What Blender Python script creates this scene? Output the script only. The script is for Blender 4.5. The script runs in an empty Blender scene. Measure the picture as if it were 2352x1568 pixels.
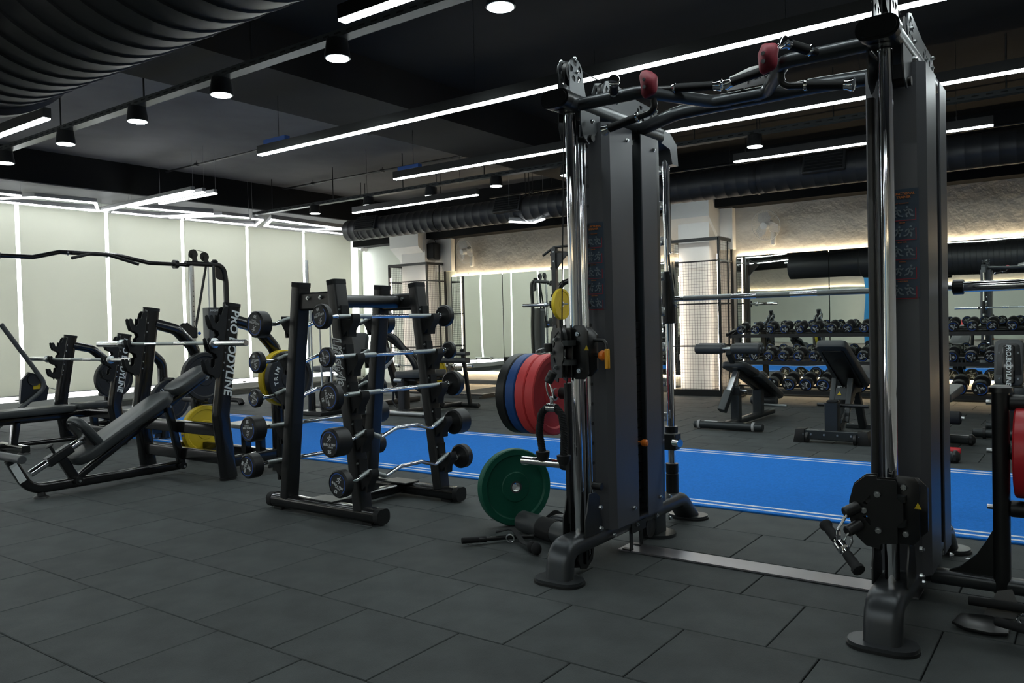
import bpy, bmesh, math, random
from mathutils import Vector, Matrix
from mathutils.geometry import tessellate_polygon
random.seed(7)
S = bpy.context.scene
COL = S.collection
PI = math.pi
V = Vector
R = math.radians

# ---------------------------------------------------------------- camera
H = 1.1856
cd = bpy.data.cameras.new('camera'); cam = bpy.data.objects.new('camera', cd); COL.objects.link(cam)
CF, CR, CU = V((-0.58757, 0.80890, -0.02090)), V((0.80914, 0.58712, -0.02417)), V((0.00728, 0.03111, 0.99949))
m = Matrix((CR, CU, -CF)).transposed().to_4x4(); m.translation = V((0, 0, H)); cam.matrix_world = m
cd.sensor_width = 36; cd.lens = 1842.06 / 2352 * 36; cd.clip_start = 0.05; cd.clip_end = 200
S.camera = cam
# ---------------------------------------------------------------- view and sky
S.view_settings.view_transform = 'Standard'; S.view_settings.look = 'None'
S.view_settings.gamma = 1; S.view_settings.use_curve_mapping = False
S.view_settings.exposure = 1.3
SKY, LED, LED2, COVE, DOWN = 5.0, 14.5, 4.5, 12.0, 24.0
w = bpy.data.worlds.new('sky'); S.world = w; w.use_nodes = True
bg = w.node_tree.nodes['Background']; bg.inputs[0].default_value = (0.93, 0.97, 1.0, 1); bg.inputs[1].default_value = SKY

# ---------------------------------------------------------------- materials
MAT = {}
def mat(name, col, rough=0.5, metal=0.0, spec=0.5, var=0.0, scale=30, bump=0.0, bscale=None, emit=None, objvar=0.0, coat=0.0):
    M = bpy.data.materials.new(name); M.use_nodes = True; N = M.node_tree.nodes; L = M.node_tree.links
    P = N['Principled BSDF']
    P.inputs['Base Color'].default_value = (*col, 1); P.inputs['Roughness'].default_value = rough
    P.inputs['Metallic'].default_value = metal; P.inputs['Specular IOR Level'].default_value = spec
    if coat: P.inputs['Coat Weight'].default_value = coat
    tc = N.new('ShaderNodeTexCoord')
    if var or objvar:
        nz = N.new('ShaderNodeTexNoise'); nz.inputs['Scale'].default_value = scale; nz.inputs['Detail'].default_value = 6
        L.new(tc.outputs['Object'], nz.inputs['Vector'])
        mr = N.new('ShaderNodeMapRange'); mr.inputs[3].default_value = 1 - var; mr.inputs[4].default_value = 1 + var
        mr.inputs[1].default_value = 0.25; mr.inputs[2].default_value = 0.75
        L.new(nz.outputs[0], mr.inputs[0]); fac = mr.outputs[0]
        if objvar:
            oi = N.new('ShaderNodeObjectInfo'); m2 = N.new('ShaderNodeMapRange')
            m2.inputs[3].default_value = 1 - objvar; m2.inputs[4].default_value = 1 + objvar
            L.new(oi.outputs['Random'], m2.inputs[0]); mm = N.new('ShaderNodeMath'); mm.operation = 'MULTIPLY'
            L.new(fac, mm.inputs[0]); L.new(m2.outputs[0], mm.inputs[1]); fac = mm.outputs[0]
        vm = N.new('ShaderNodeVectorMath'); vm.operation = 'SCALE'; vm.inputs[0].default_value = col
        L.new(fac, vm.inputs['Scale']); L.new(vm.outputs[0], P.inputs['Base Color'])
    if bump:
        n2 = N.new('ShaderNodeTexNoise'); n2.inputs['Scale'].default_value = bscale or scale; n2.inputs['Detail'].default_value = 5
        L.new(tc.outputs['Object'], n2.inputs['Vector'])
        b = N.new('ShaderNodeBump'); b.inputs['Strength'].default_value = bump; b.inputs['Distance'].default_value = 0.02
        L.new(n2.outputs[0], b.inputs['Height']); L.new(b.outputs[0], P.inputs['Normal'])
    if emit:
        P.inputs['Emission Color'].default_value = (*emit[0], 1); P.inputs['Emission Strength'].default_value = emit[1]
    MAT[name] = M; return M
mat('rubber_floor', (0.049, 0.056, 0.057), 0.7, spec=0.35, var=0.3, scale=5, bump=0.25, bscale=220, objvar=0.09)
mat('joint', (0.006, 0.006, 0.006), 0.9)
mat('turf', (0.026, 0.215, 0.72), 0.9, spec=0.1, var=0.12, scale=60, bump=0.6, bscale=300)
mat('turf_white', (0.62, 0.7, 0.78), 0.9, spec=0.1, var=0.15, scale=80)
mat('powder_black', (0.010, 0.0105, 0.011), 0.34, spec=0.5)
mat('gloss_black', (0.008, 0.008, 0.0085), 0.2, spec=0.5, coat=0.3)
mat('grey_metal', (0.085, 0.088, 0.098), 0.38, metal=0.15)
mat('frame_metal', (0.06, 0.065, 0.07), 0.34, metal=0.55)
mat('dark_metal', (0.035, 0.04, 0.042), 0.35, metal=0.5)
mat('plate_grey', (0.34, 0.33, 0.35), 0.3, metal=0.9, var=0.06, scale=4)
mat('chrome', (0.82, 0.83, 0.85), 0.07, metal=1.0)
mat('steel', (0.55, 0.57, 0.58), 0.28, metal=1.0)
mat('knurl', (0.36, 0.39, 0.39), 0.5, metal=0.8, var=0.1, scale=400)
mat('vinyl', (0.034, 0.038, 0.040), 0.40, spec=0.5, bump=0.05, bscale=350)
mat('vinyl_grey', (0.06, 0.065, 0.07), 0.45)
mat('rubber_black', (0.011, 0.0115, 0.012), 0.45, spec=0.45, var=0.1, scale=40)
mat('foam', (0.012, 0.0125, 0.0135), 0.75, spec=0.3)
mat('rubber_red', (0.66, 0.06, 0.065), 0.5, spec=0.35, var=0.05)
mat('rubber_blue', (0.015, 0.07, 0.25), 0.5, spec=0.35, var=0.05)
mat('rubber_green', (0.008, 0.10, 0.062), 0.5, spec=0.35, var=0.06)
mat('rubber_yellow', (0.58, 0.42, 0.015), 0.5, spec=0.35, var=0.05)
mat('bright_red', (0.55, 0.02, 0.03), 0.4)
mat('maroon', (0.20, 0.018, 0.032), 0.55, spec=0.3, var=0.1, scale=60)
mat('orange', (0.75, 0.19, 0.02), 0.4)
mat('amber', (0.78, 0.36, 0.01), 0.45)
mat('blue_ring', (0.02, 0.10, 0.45), 0.4)
mat('blue_plastic', (0.015, 0.10, 0.42), 0.4)
mat('print_white', (0.62, 0.65, 0.66), 0.5)
mat('print_orange', (0.55, 0.17, 0.03), 0.6)
mat('print_red', (0.30, 0.012, 0.03), 0.6)
mat('print_grey', (0.16, 0.2, 0.23), 0.6)
mat('decal_navy', (0.022, 0.045, 0.075), 0.5)
mat('print_black', (0.01, 0.01, 0.01), 0.6)
mat('plaque', (0.5, 0.5, 0.5), 0.35, metal=0.6)
mat('white_paint', (0.80, 0.79, 0.76), 0.6, var=0.03, scale=3)
mat('green_white', (0.62, 0.65, 0.57), 0.6, var=0.03, scale=3)
mat('plaster', (0.56, 0.53, 0.48), 0.85, spec=0.2, var=0.13, scale=1.6, bump=0.8, bscale=9)
mat('ledge', (0.66, 0.61, 0.53), 0.8, spec=0.2, var=0.05, scale=10, bump=0.3, bscale=40)
mat('skirting', (0.10, 0.105, 0.10), 0.5)
mat('sill', (0.5, 0.51, 0.48), 0.4)
mat('slab_grey', (0.145, 0.143, 0.146), 0.85, spec=0.2, var=0.2, scale=1.2)
mat('black_paint', (0.008, 0.0085, 0.009), 0.8, spec=0.2)
mat('slab_dark', (0.017, 0.016, 0.015), 0.85, spec=0.2, var=0.2, scale=2)
mat('soffit', (0.13, 0.13, 0.13), 0.7)
mat('duct', (0.028, 0.029, 0.032), 0.45, metal=0.3)
mat('wood', (0.5, 0.36, 0.2), 0.5, var=0.12, scale=8)
mat('trim_grey', (0.3, 0.3, 0.3), 0.5)
mat('fan_white', (0.6, 0.6, 0.58), 0.5)
mat('banner_blue', (0.02, 0.25, 0.55), 0.6)
mat('brass', (0.35, 0.2, 0.08), 0.35, metal=0.9)
mat('led', (0.8, 0.8, 0.8), 0.4, emit=((0.90, 1.0, 1.0), LED))
mat('led_window', (0.8, 0.8, 0.8), 0.4, emit=((0.93, 0.98, 1.0), LED2))
mat('led_warm', (0.8, 0.8, 0.8), 0.4, emit=((1.0, 0.80, 0.52), COVE))
mat('led_cage', (0.8, 0.8, 0.8), 0.4, emit=((1.0, 0.86, 0.70), 16.0))
mat('lamp_disc', (0.8, 0.8, 0.8), 0.4, emit=((0.86, 1.0, 1.0), DOWN))
# mirror: silvered glass, faintly wavy
M = mat('mirror', (0.80, 0.84, 0.80), 0.01, metal=1.0)
N, L = M.node_tree.nodes, M.node_tree.links
tc = N.new('ShaderNodeTexCoord'); nz = N.new('ShaderNodeTexNoise'); nz.inputs['Scale'].default_value = 1.3; nz.inputs['Detail'].default_value = 0
bp = N.new('ShaderNodeBump'); bp.inputs['Strength'].default_value = 0.12; bp.inputs['Distance'].default_value = 0.02
L.new(tc.outputs['Object'], nz.inputs['Vector']); L.new(nz.outputs[0], bp.inputs['Height']); L.new(bp.outputs[0], N['Principled BSDF'].inputs['Normal'])
# roller blind: cloth that lets daylight through
M = bpy.data.materials.new('blind'); M.use_nodes = True; MAT['blind'] = M
N, L = M.node_tree.nodes, M.node_tree.links; N.remove(N['Principled BSDF'])
df = N.new('ShaderNodeBsdfDiffuse'); df.inputs[0].default_value = (0.48, 0.49, 0.43, 1)
tl = N.new('ShaderNodeBsdfTranslucent'); tl.inputs[0].default_value = (0.155, 0.154, 0.140, 1)
ad = N.new('ShaderNodeAddShader'); L.new(df.outputs[0], ad.inputs[0]); L.new(tl.outputs[0], ad.inputs[1])
L.new(ad.outputs[0], N['Material Output'].inputs[0])
# clear glass and frosted fan plastic
def clear(name, col, fac):
    M = bpy.data.materials.new(name); M.use_nodes = True; MAT[name] = M
    N, L = M.node_tree.nodes, M.node_tree.links; P = N['Principled BSDF']
    P.inputs['Base Color'].default_value = (*col, 1); P.inputs['Roughness'].default_value = 0.1
    t = N.new('ShaderNodeBsdfTransparent'); mx = N.new('ShaderNodeMixShader'); mx.inputs[0].default_value = fac
    L.new(t.outputs[0], mx.inputs[1]); L.new(P.outputs[0], mx.inputs[2]); L.new(mx.outputs[0], N['Material Output'].inputs[0])
clear('glass', (0.9, 0.95, 0.95), 0.08); clear('fan_clear', (0.62, 0.62, 0.62), 0.6)

# ---------------------------------------------------------------- mesh builder
class B:
    def __init__(s, M=None): s.v = []; s.f = []; s.M = M or Matrix.Identity(4)
    def add(s, vs, fs, M=None):
        o = len(s.v); T = s.M @ M if M is not None else s.M
        s.v += [T @ V(p) for p in vs]; s.f += [tuple(i + o for i in f) for f in fs]; return s
    def box(s, c, d, bev=0.0, rot=None):
        x, y, z = d[0] / 2, d[1] / 2, d[2] / 2
        T = Matrix.Translation(c) @ (rot.to_4x4() if rot is not None else Matrix.Identity(4))
        if bev <= 0:
            vs = [(a * x, b * y, e * z) for a in (-1, 1) for b in (-1, 1) for e in (-1, 1)]
            return s.add(vs, [(0, 1, 3, 2), (4, 6, 7, 5), (0, 4, 5, 1), (2, 3, 7, 6), (0, 2, 6, 4), (1, 5, 7, 3)], T)
        bev = min(bev, x * .95, y * .95, z * .95); vs = []; ix = {}
        for a in (-1, 1):
            for b in (-1, 1):
                for e in (-1, 1):
                    for k in range(3):
                        q = [a * (x - bev), b * (y - bev), e * (z - bev)]; q[k] = (a * x, b * y, e * z)[k]
                        ix[a, b, e, k] = len(vs); vs.append(tuple(q))
        fs = []
        for k in range(3):
            i, j = [t for t in range(3) if t != k]
            for sg in (-1, 1):
                ring = []
                for (p, q) in ((-1, -1), (1, -1), (1, 1), (-1, 1)):
                    c3 = [0, 0, 0]; c3[k] = sg; c3[i] = p; c3[j] = q; ring.append(ix[(*c3, k)])
                fs.append(ring)
            for p in (-1, 1):
                for q in (-1, 1):   # edge along axis k between faces i and j
                    c0 = [0, 0, 0]; c1 = [0, 0, 0]; c0[k] = -1; c1[k] = 1; c0[i] = c1[i] = p; c0[j] = c1[j] = q
                    fs.append([ix[(*c0, i)], ix[(*c1, i)], ix[(*c1, j)], ix[(*c0, j)]])
        for a in (-1, 1):
            for b in (-1, 1):
                for e in (-1, 1): fs.append([ix[a, b, e, k] for k in range(3)])
        return s.add(vs, fs, T)
    def sweep(s, prof, pts, up=(0, 0, 1), cap=True, closed=False):
        pts = [V(p) for p in pts]; n = len(pts); k = len(prof); vs = []; up = V(up); fs = []; pu = None
        for i, p in enumerate(pts):
            if closed: t = (pts[(i + 1) % n] - pts[i - 1]).normalized()
            else:
                a = (pts[i] - pts[i - 1]).normalized() if i else (pts[1] - pts[0]).normalized()
                b = (pts[i + 1] - pts[i]).normalized() if i < n - 1 else a
                t = (a + b).normalized()
            u = up if pu is None else pu
            sd = t.cross(u)
            if sd.length < 1e-4: sd = t.cross(V((1, 0, 0)) if abs(t.x) < .9 else V((0, 1, 0)))
            sd.normalize(); uu = sd.cross(t).normalized(); pu = uu
            mit = 1.0
            if not closed and 0 < i < n - 1: mit = 1 / max(.5, math.cos(a.angle(b, 0) / 2))
            vs += [p + sd * (x if mit == 1 else x) + uu * y * (mit if mit > 1.02 else 1) for x, y in prof]
        for i in range(n if closed else n - 1):
            o, q = i * k, ((i + 1) % n) * k
            for j in range(k): fs.append((o + j, o + (j + 1) % k, q + (j + 1) % k, q + j))
        if cap and not closed: fs += [tuple(range(k))[::-1], tuple((n - 1) * k + j for j in range(k))]
        return s.add(vs, fs)
    def tube(s, pts, r, n=10, fil=0, closed=False, cap=True, up=(0, 0, 1)):
        if fil: pts = fillet(pts, fil)
        return s.sweep([(r * math.cos(2 * PI * i / n), r * math.sin(2 * PI * i / n)) for i in range(n)], pts, up, cap, closed)
    def cyl(s, p0, p1, r0, r1=None, n=16, bev=0.0):
        p0, p1 = V(p0), V(p1); L_ = (p1 - p0).length; r1 = r0 if r1 is None else r1
        pr = [(r0, 0), (r1, L_)] if not bev else [(r0 - bev, 0), (r0, bev), (r1, L_ - bev), (r1 - bev, L_)]
        return s.lathe(pr, p0, p1 - p0, n)
    def lathe(s, prof, p, ax=(0, 0, 1), n=24, sx=1.0, cap=True):
        q = V(ax).normalized().to_track_quat('Z', 'Y').to_matrix().to_4x4(); T = Matrix.Translation(p) @ q
        vs = []; fs = []
        for r, z in prof: vs += [(sx * r * math.cos(2 * PI * i / n), r * math.sin(2 * PI * i / n), z) for i in range(n)]
        for j in range(len(prof) - 1):
            for i in range(n): fs.append((j * n + i, j * n + (i + 1) % n, (j + 1) * n + (i + 1) % n, (j + 1) * n + i))
        if cap: fs += [tuple(range(n))[::-1], tuple((len(prof) - 1) * n + i for i in range(n))]
        return s.add(vs, fs, T)
    def ring(s, prof, p, ax, n=32):      # closed profile lathe
        return s.lathe(prof + [prof[0]], p, ax, n, cap=False)
    def extr(s, out, t, M=None, bev=0.0, holes=()):
        n = len(out)
        if holes:
            loops = [list(out)] + [list(h) for h in holes]; flat = [p for l in loops for p in l]
            tri = tessellate_polygon([[V((x, y, 0)) for x, y in l] for l in loops]); k = len(flat)
            vs = [(x, y, -t / 2) for x, y in flat] + [(x, y, t / 2) for x, y in flat]
            fs = [tuple(f) for f in tri] + [tuple(i + k for i in f)[::-1] for f in tri]; o = 0
            for l in loops:
                for i in range(len(l)): a, b = o + i, o + (i + 1) % len(l); fs.append((a, b, b + k, a + k))
                o += len(l)
            return s.add(vs, fs, M)
        cx = sum(p[0] for p in out) / n; cy = sum(p[1] for p in out) / n
        def ins(d): 
            r = []
            for x, y in out:
                l = math.hypot(x - cx, y - cy) or 1; r.append((x - (x - cx) / l * d, y - (y - cy) / l * d))
            return r
        lay = [(out, -t / 2), (out, t / 2)]
        if bev: lay = [(ins(bev), -t / 2), (ins(bev * .3), -t / 2 + bev * .3), (out, -t / 2 + bev), (out, t / 2 - bev), (ins(bev * .3), t / 2 - bev * .3), (ins(bev), t / 2)]
        vs = [(x, y, z) for o, z in lay for x, y in o]; fs = []
        for j in range(len(lay) - 1):
            for i in range(n): fs.append((j * n + i, j * n + (i + 1) % n, (j + 1) * n + (i + 1) % n, (j + 1) * n + i))
        fs += [tuple(range(n))[::-1], tuple((len(lay) - 1) * n + i for i in range(n))]
        return s.add(vs, fs, M)
    def ball(s, c, r, n=12, k=8, sc=(1, 1, 1)):
        vs = [(0, 0, -r * sc[2])]; fs = []
        for j in range(1, k):
            a = PI * j / k - PI / 2
            vs += [(r * math.cos(a) * math.cos(2 * PI * i / n) * sc[0], r * math.cos(a) * math.sin(2 * PI * i / n) * sc[1], r * math.sin(a) * sc[2]) for i in range(n)]
        vs.append((0, 0, r * sc[2])); e = len(vs) - 1
        for i in range(n): fs.append((0, 1 + (i + 1) % n, 1 + i)); fs.append((e, e - n + i, e - n + (i + 1) % n))
        for j in range(k - 2):
            for i in range(n): a = 1 + j * n; fs.append((a + i, a + (i + 1) % n, a + n + (i + 1) % n, a + n + i))
        return s.add(vs, fs, Matrix.Translation(c))
    def bolt(s, p, ax, r=0.009, h=0.008):
        ax = V(ax).normalized(); p = V(p); s.cyl(p, p + ax * h, r, r * .9, 8); s.cyl(p + ax * h, p + ax * h * 1.6, r * .55, n=6); return s
def fillet(pts, r, n=6):
    pts = [V(p) for p in pts]; out = [pts[0]]
    for i in range(1, len(pts) - 1):
        a, b, c = pts[i - 1], pts[i], pts[i + 1]; d0, d1 = (a - b), (c - b)
        ang = d0.angle(d1)
        if ang > 3.1: out.append(b); continue
        t = min(r / math.tan(ang / 2), d0.length * .48, d1.length * .48); rr_ = t * math.tan(ang / 2)
        p0, p1 = b + d0.normalized() * t, b + d1.normalized() * t
        bis = (d0.normalized() + d1.normalized()).normalized(); ce = b + bis * (rr_ / math.sin(ang / 2))
        u0, u1 = p0 - ce, p1 - ce; th = u0.angle(u1)
        for k in range(n + 1):
            f = k / n; out.append(ce + (u0 * math.sin((1 - f) * th) + u1 * math.sin(f * th)) / math.sin(th))
    out.append(pts[-1]); return out
def rr(w, h, r=0.01, n=4):     # rounded rectangle profile
    r = min(r, w / 2 * .999, h / 2 * .999); o = []
    for cx, cy, a0 in ((w / 2 - r, h / 2 - r, 0), (-w / 2 + r, h / 2 - r, 90), (-w / 2 + r, -h / 2 + r, 180), (w / 2 - r, -h / 2 + r, 270)):
        for k in range(n + 1): a = R(a0 + 90 * k / n); o.append((cx + r * math.cos(a), cy + r * math.sin(a)))
    return o
def circ(r, n=16, c=(0, 0)): return [(c[0] + r * math.cos(2 * PI * i / n), c[1] + r * math.sin(2 * PI * i / n)) for i in range(n)]
def frame(o, x, y):            # matrix from origin, x axis, y axis hint
    x = V(x).normalized(); z = x.cross(V(y)).normalized(); y = z.cross(x)
    T = Matrix((x, y, z)).transposed().to_4x4(); T.translation = V(o); return T

# ---------------------------------------------------------------- objects
LOC = {}
def mesh(name, b, mt):
    me = bpy.data.meshes.new(name); me.from_pydata([tuple(p) for p in b.v], [], b.f); me.validate()
    bm = bmesh.new(); bm.from_mesh(me); bmesh.ops.recalc_face_normals(bm, faces=bm.faces); bm.to_mesh(me); bm.free()
    me.materials.append(MAT[mt]); me.shade_smooth(); me.set_sharp_from_angle(angle=R(38)); return me
def thing(name, label, cat, loc=(0, 0, 0), group=None):
    o = bpy.data.objects.new(name, None); COL.objects.link(o); o.location = loc; o.empty_display_size = .1
    o['label'] = label; o['category'] = cat; LOC[o] = V(loc)
    if group: o['group'] = group
    return o
def part(name, b, mt, par, label=None, kind=None):      # b holds world coordinates
    L0 = LOC[par]; b.v = [p - L0 for p in b.v]
    o = bpy.data.objects.new(name, mesh(name, b, mt)); COL.objects.link(o); o.parent = par; LOC[o] = L0
    if label: o['label'] = label
    if kind: o['kind'] = kind
    return o
def solo(name, b, mt, label, cat, loc=(0, 0, 0), group=None):    # a thing that is one mesh
    b.v = [p - V(loc) for p in b.v]
    o = bpy.data.objects.new(name, mesh(name, b, mt)); COL.objects.link(o); o.location = loc; LOC[o] = V(loc)
    o['label'] = label; o['category'] = cat
    if group: o['group'] = group
    return o
def struct(name, b, mt, par=None):
    o = bpy.data.objects.new(name, mesh(name, b, mt)); COL.objects.link(o); LOC[o] = V((0, 0, 0))
    if par: o.parent = par; b = None
    else: o['kind'] = 'structure'
    return o
def piece(name, me, par, loc):     # cheap repeated piece sharing mesh data
    o = bpy.data.objects.new(name, me); COL.objects.link(o); o.parent = par; o.location = V(loc) - LOC[par]; return o
def dup(src, loc, label=None, group=None, rot=None):
    def cp(o, par):
        c = o.copy(); COL.objects.link(c)
        if par: c.parent = par
        for ch in o.children: cp(ch, c)
        return c
    c = cp(src, None); c.location = loc; LOC[c] = V(loc)
    if rot is not None: c.rotation_euler = rot
    if label: c['label'] = label
    if group: c['group'] = group
    return c
def text(b, s, size, T, ext=0.0006, align='CENTER', shear=0.0, space=1.0, fat=0.0, sx=1.0):
    cu = bpy.data.curves.new('t', 'FONT'); cu.body = s; cu.size = size; cu.extrude = ext; cu.align_x = align; cu.align_y = 'CENTER'
    cu.shear = shear; cu.space_character = space; cu.offset = fat; cu.resolution_u = 3
    ob = bpy.data.objects.new('t', cu); COL.objects.link(ob); dg = bpy.context.evaluated_depsgraph_get()
    me = bpy.data.meshes.new_from_object(ob.evaluated_get(dg))
    sc = Matrix.Diagonal((sx, 1, 1, 1))
    b.add([tuple(v.co) for v in me.vertices], [tuple(p.vertices) for p in me.polygons], T @ sc)
    bpy.data.objects.remove(ob); bpy.data.curves.remove(cu); bpy.data.meshes.remove(me); return b
def stick(b, T, h, wd=0.09, t=0.0008):    # a running figure, h tall, centred
    b.extr(circ(.085 * h, 10, (.12 * h, .40 * h)), t, T)
    for (x0, y0), (x1, y1) in (((.07, .28), (-.02, -.02)), ((.05, .24), (.24, .12)), ((.24, .12), (.36, .24)), ((.05, .24), (-.18, .16)), ((-.18, .16), (-.26, .02)),
                               ((-.02, -.02), (.2, -.1)), ((.2, -.1), (.12, -.36)), ((-.02, -.02), (-.12, -.22)), ((-.12, -.22), (-.38, -.3))):
        d = V((x1 - x0, y1 - y0)).normalized() * wd / 2; nx, ny = -d.y, d.x
        b.extr([(h * (x0 + nx), h * (y0 + ny)), (h * (x0 - nx), h * (y0 - ny)), (h * (x1 - nx), h * (y1 - ny)), (h * (x1 + nx), h * (y1 + ny))], t, T)
    return b
def arcband(r, w, a0, a1, n=20):
    o = [(r * math.cos(a0 + (a1 - a0) * i / n), r * math.sin(a0 + (a1 - a0) * i / n)) for i in range(n + 1)]
    i_ = [((r - w) * math.cos(a0 + (a1 - a0) * i / n), (r - w) * math.sin(a0 + (a1 - a0) * i / n)) for i in range(n, -1, -1)]
    return o + i_
def band(b, r, w, a0, a1, T, t=0.0008, n=20):
    for i in range(n):
        p, q = a0 + (a1 - a0) * i / n, a0 + (a1 - a0) * (i + 1) / n
        b.extr([(r * math.cos(p), r * math.sin(p)), (r * math.cos(q), r * math.sin(q)), ((r - w) * math.cos(q), (r - w) * math.sin(q)), ((r - w) * math.cos(p), (r - w) * math.sin(p))], t, T)
    return b
# ================================================================ SETTING
def bxs(*l):
    b = B()
    for x0, x1, y0, y1, z0, z1 in l: b.box(((x0 + x1) / 2, (y0 + y1) / 2, (z0 + z1) / 2), (x1 - x0, y1 - y0, z1 - z0))
    return b
XW, YB, YF, XR_, ZC = -13.15, 12.5, -5.0, 3.2, 3.8
floor = struct('floor', bxs((XW - .3, XR_, YF, YB + .2, -.2, -.021)), 'joint')
# rubber tiles, running bond: 0.504 wide, 0.496 deep
TW, TD, TY0 = 0.504, 0.496, 1.3633
OFF = {0: -3.3274, 1: -4.5154, 2: -4.3099, 3: -3.4898, 4: -1.2479}
def inview(x, y, z=0, mg=250):
    p = V((x, y, z - H)); d = p.dot(CF)
    if d < .3: return None
    u = 1176 + 1842 * p.dot(CR) / d; v_ = 784 - 1842 * p.dot(CU) / d
    return d if -mg < u < 2352 + mg and -mg < v_ < 1568 + mg else None
tiles = []
for r in range(-2, 23):
    off = OFF.get(r, (0.03 if r % 2 else 0.27) + random.uniform(-.02, .02))
    y = TY0 + TD * (r + .5); a = off % TW
    for k in range(-27, 8):
        x = a + TW * (k + .5)
        if x < XW + .1 or y > YB - .1 or (x > -10 and y - TD / 2 > 4.85 and y + TD / 2 < 6.85): continue
        d = inview(x, y)
        if d is not None: tiles.append((d, x, y))
tiles.sort()
tm = mesh('rubber_tile', B().box((0, 0, -.011), (TW - .004, TD - .004, .022), .003), 'rubber_floor')
for d, x, y in tiles[:300]:
    o = piece('rubber_tile', tm, floor, (x, y, random.uniform(-.0012, 0))); o.rotation_euler = (0, 0, random.uniform(-.002, .002))
b = B()
for d, x, y in tiles[300:]: b.box((x, y, -.011 + random.uniform(-.0012, 0)), (TW - .004, TD - .004, .022), .002)
part('rubber_tile', b, 'rubber_floor', floor, kind='stuff')
# walls and ceiling
struct('wall_left', bxs((XW - .3, XW + .02, YF, YB, -.02, .13), (XW - .3, XW + .02, YF, YB, 3.22, ZC), (XW - .3, XW + .02, 12.37, YB, .1, 3.3)), 'green_white')
wb = struct('wall_back', bxs((XW - .3, XR_, YB, YB + .2, -.02, ZC)), 'plaster')
part('smooth_panel', bxs((XW, -10.44, YB - .02, YB, 0, 3.05)), 'green_white', wb)
part('pilaster_face', bxs((-11.85, -10.44, 12.36, YB, 2.3, 3.05), (-5.62, -4.62, 12.36, YB, 2.3, 3.05)), 'white_paint', wb)
part('ledge_panel', bxs((-10.5, XR_, YB - .012, YB, .11, .28)), 'ledge', wb)
wf = struct('wall_front', bxs((XW - .3, XR_, YF - .2, YF, -.02, ZC)), 'plaster')
struct('wall_right', bxs((XR_, XR_ + .2, YF, YB, -.02, ZC)), 'plaster')
struct('baseboard_back', bxs((-10.5, XR_, YB - .04, YB, 0, .10)), 'skirting')
struct('baseboard_left', bxs((XW, XW + .04, YF, YB - .1, 0, .075)), 'skirting')
struct('trim_1', bxs((XW - .05, XW + .07, YF, 12.37, .10, .205)), 'sill')            # window sill
ceil = struct('ceiling', bxs((XW - .3, -6.72, YF, YB + .2, ZC, ZC + .2)), 'slab_grey')
part('dark_slab', bxs((-6.72, XR_ + .2, YF, YB + .2, ZC, ZC + .2)), 'slab_dark', ceil)
struct('trim_2', bxs((-6.72, -5.67, YF, 12.2, 3.42, ZC)), 'slab_dark')                # cross beam
struct('trim_3', bxs((XW - .3, -12.0, YF, YB, 3.345, ZC)), 'black_paint')             # window beam
struct('trim_4', bxs((XW, -12.0, YF, YB - .3, 3.33, 3.345)), 'soffit')                # its white soffit
struct('trim_5', bxs((XW + .1, XR_, 12.15, YB, 2.95, ZC)), 'black_paint')             # beam over the mirror wall
struct('trim_6', bxs((XW + .1, XR_, YF, YF + .3, 2.95, ZC)), 'black_paint')
# blue running track
tr = thing('running_track', 'long blue turf running strip with double white edge lines across the dark floor', 'track', (-5, 5.85, 0))
part('turf_strip', B().box((-3.65, 5.85, .004), (13.3, 2.10, .012), .003), 'turf', tr)
for y in (6.83, 6.735, 4.935, 4.855): part('white_line', bxs((-10.29, 2.99, y - .014, y + .014, .009, .0112)), 'turf_white', tr)
# windows with glass, blinds in front of them
ys = [-4.01 + 1.3505 * i for i in range(-1, 13)]
glass_me = mesh('pane', B().box((0, 0, 0), (.008, 1.33, 3.02)), 'glass')
n = 0
bl0 = None
for i in range(len(ys) - 1):
    y0, y1 = ys[i], ys[i + 1]
    if y0 < YF + .05: y0 = YF + .06
    n += 1
    wn = struct('window_%d' % n, bxs((XW - .24, XW - .18, y0, y0 + .03, .2, 3.22), (XW - .24, XW - .18, y1 - .03, y1, .2, 3.22), (XW - .24, XW - .18, y0, y1, .19, .22), (XW - .24, XW - .18, y0, y1, 3.19, 3.22)), 'white_paint')
    part('pane', bxs((XW - .214, XW - .206, y0 + .02, y1 - .02, .21, 3.2)), 'glass', wn)
names = ['ninth', 'eighth', 'seventh', 'sixth', 'fifth', 'fourth', 'third', 'second', 'first']
def blind(y0, y1, label):
    t = thing('roller_blind', label, 'blind', (XW + .05, (y0 + y1) / 2, 3.2), 'roller blinds along the window wall')
    part('cloth', bxs((XW + .048, XW + .052, y0, y1, .30, 3.18)), 'blind', t)
    part('roller', B().cyl((XW + .05, y0, 3.2), (XW + .05, y1, 3.2), .025, n=12), 'white_paint', t)
    part('bottom_rail', bxs((XW + .04, XW + .06, y0, y1, .285, .30)), 'trim_grey', t)
LB = {0: 'rightmost pale roller blind of the window wall, beside the white corner', 1: 'pale roller blind second from the white corner, behind the barbell rack',
      2: 'pale roller blind third from the white corner, behind the cable crossover column', 3: 'pale roller blind fourth from the white corner, behind the right end of the pull-up bar',
      4: 'pale roller blind fifth from the white corner, behind the middle of the pull-up bar', 5: 'pale roller blind at the left edge, leftmost one in view'}
for i in range(len(ys) - 1):
    y0, y1 = max(ys[i], YF + .08), ys[i + 1]; k = len(ys) - 2 - i
    blind(y0 + .03, y1 - (.055 if k == 0 else .03), LB.get(k, 'pale roller blind left of the view, number ' + ['seven', 'eight', 'nine', 'ten', 'eleven', 'twelve', 'thirteen'][min(6, max(0, k - 6))] + ' from the white corner'))
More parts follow.
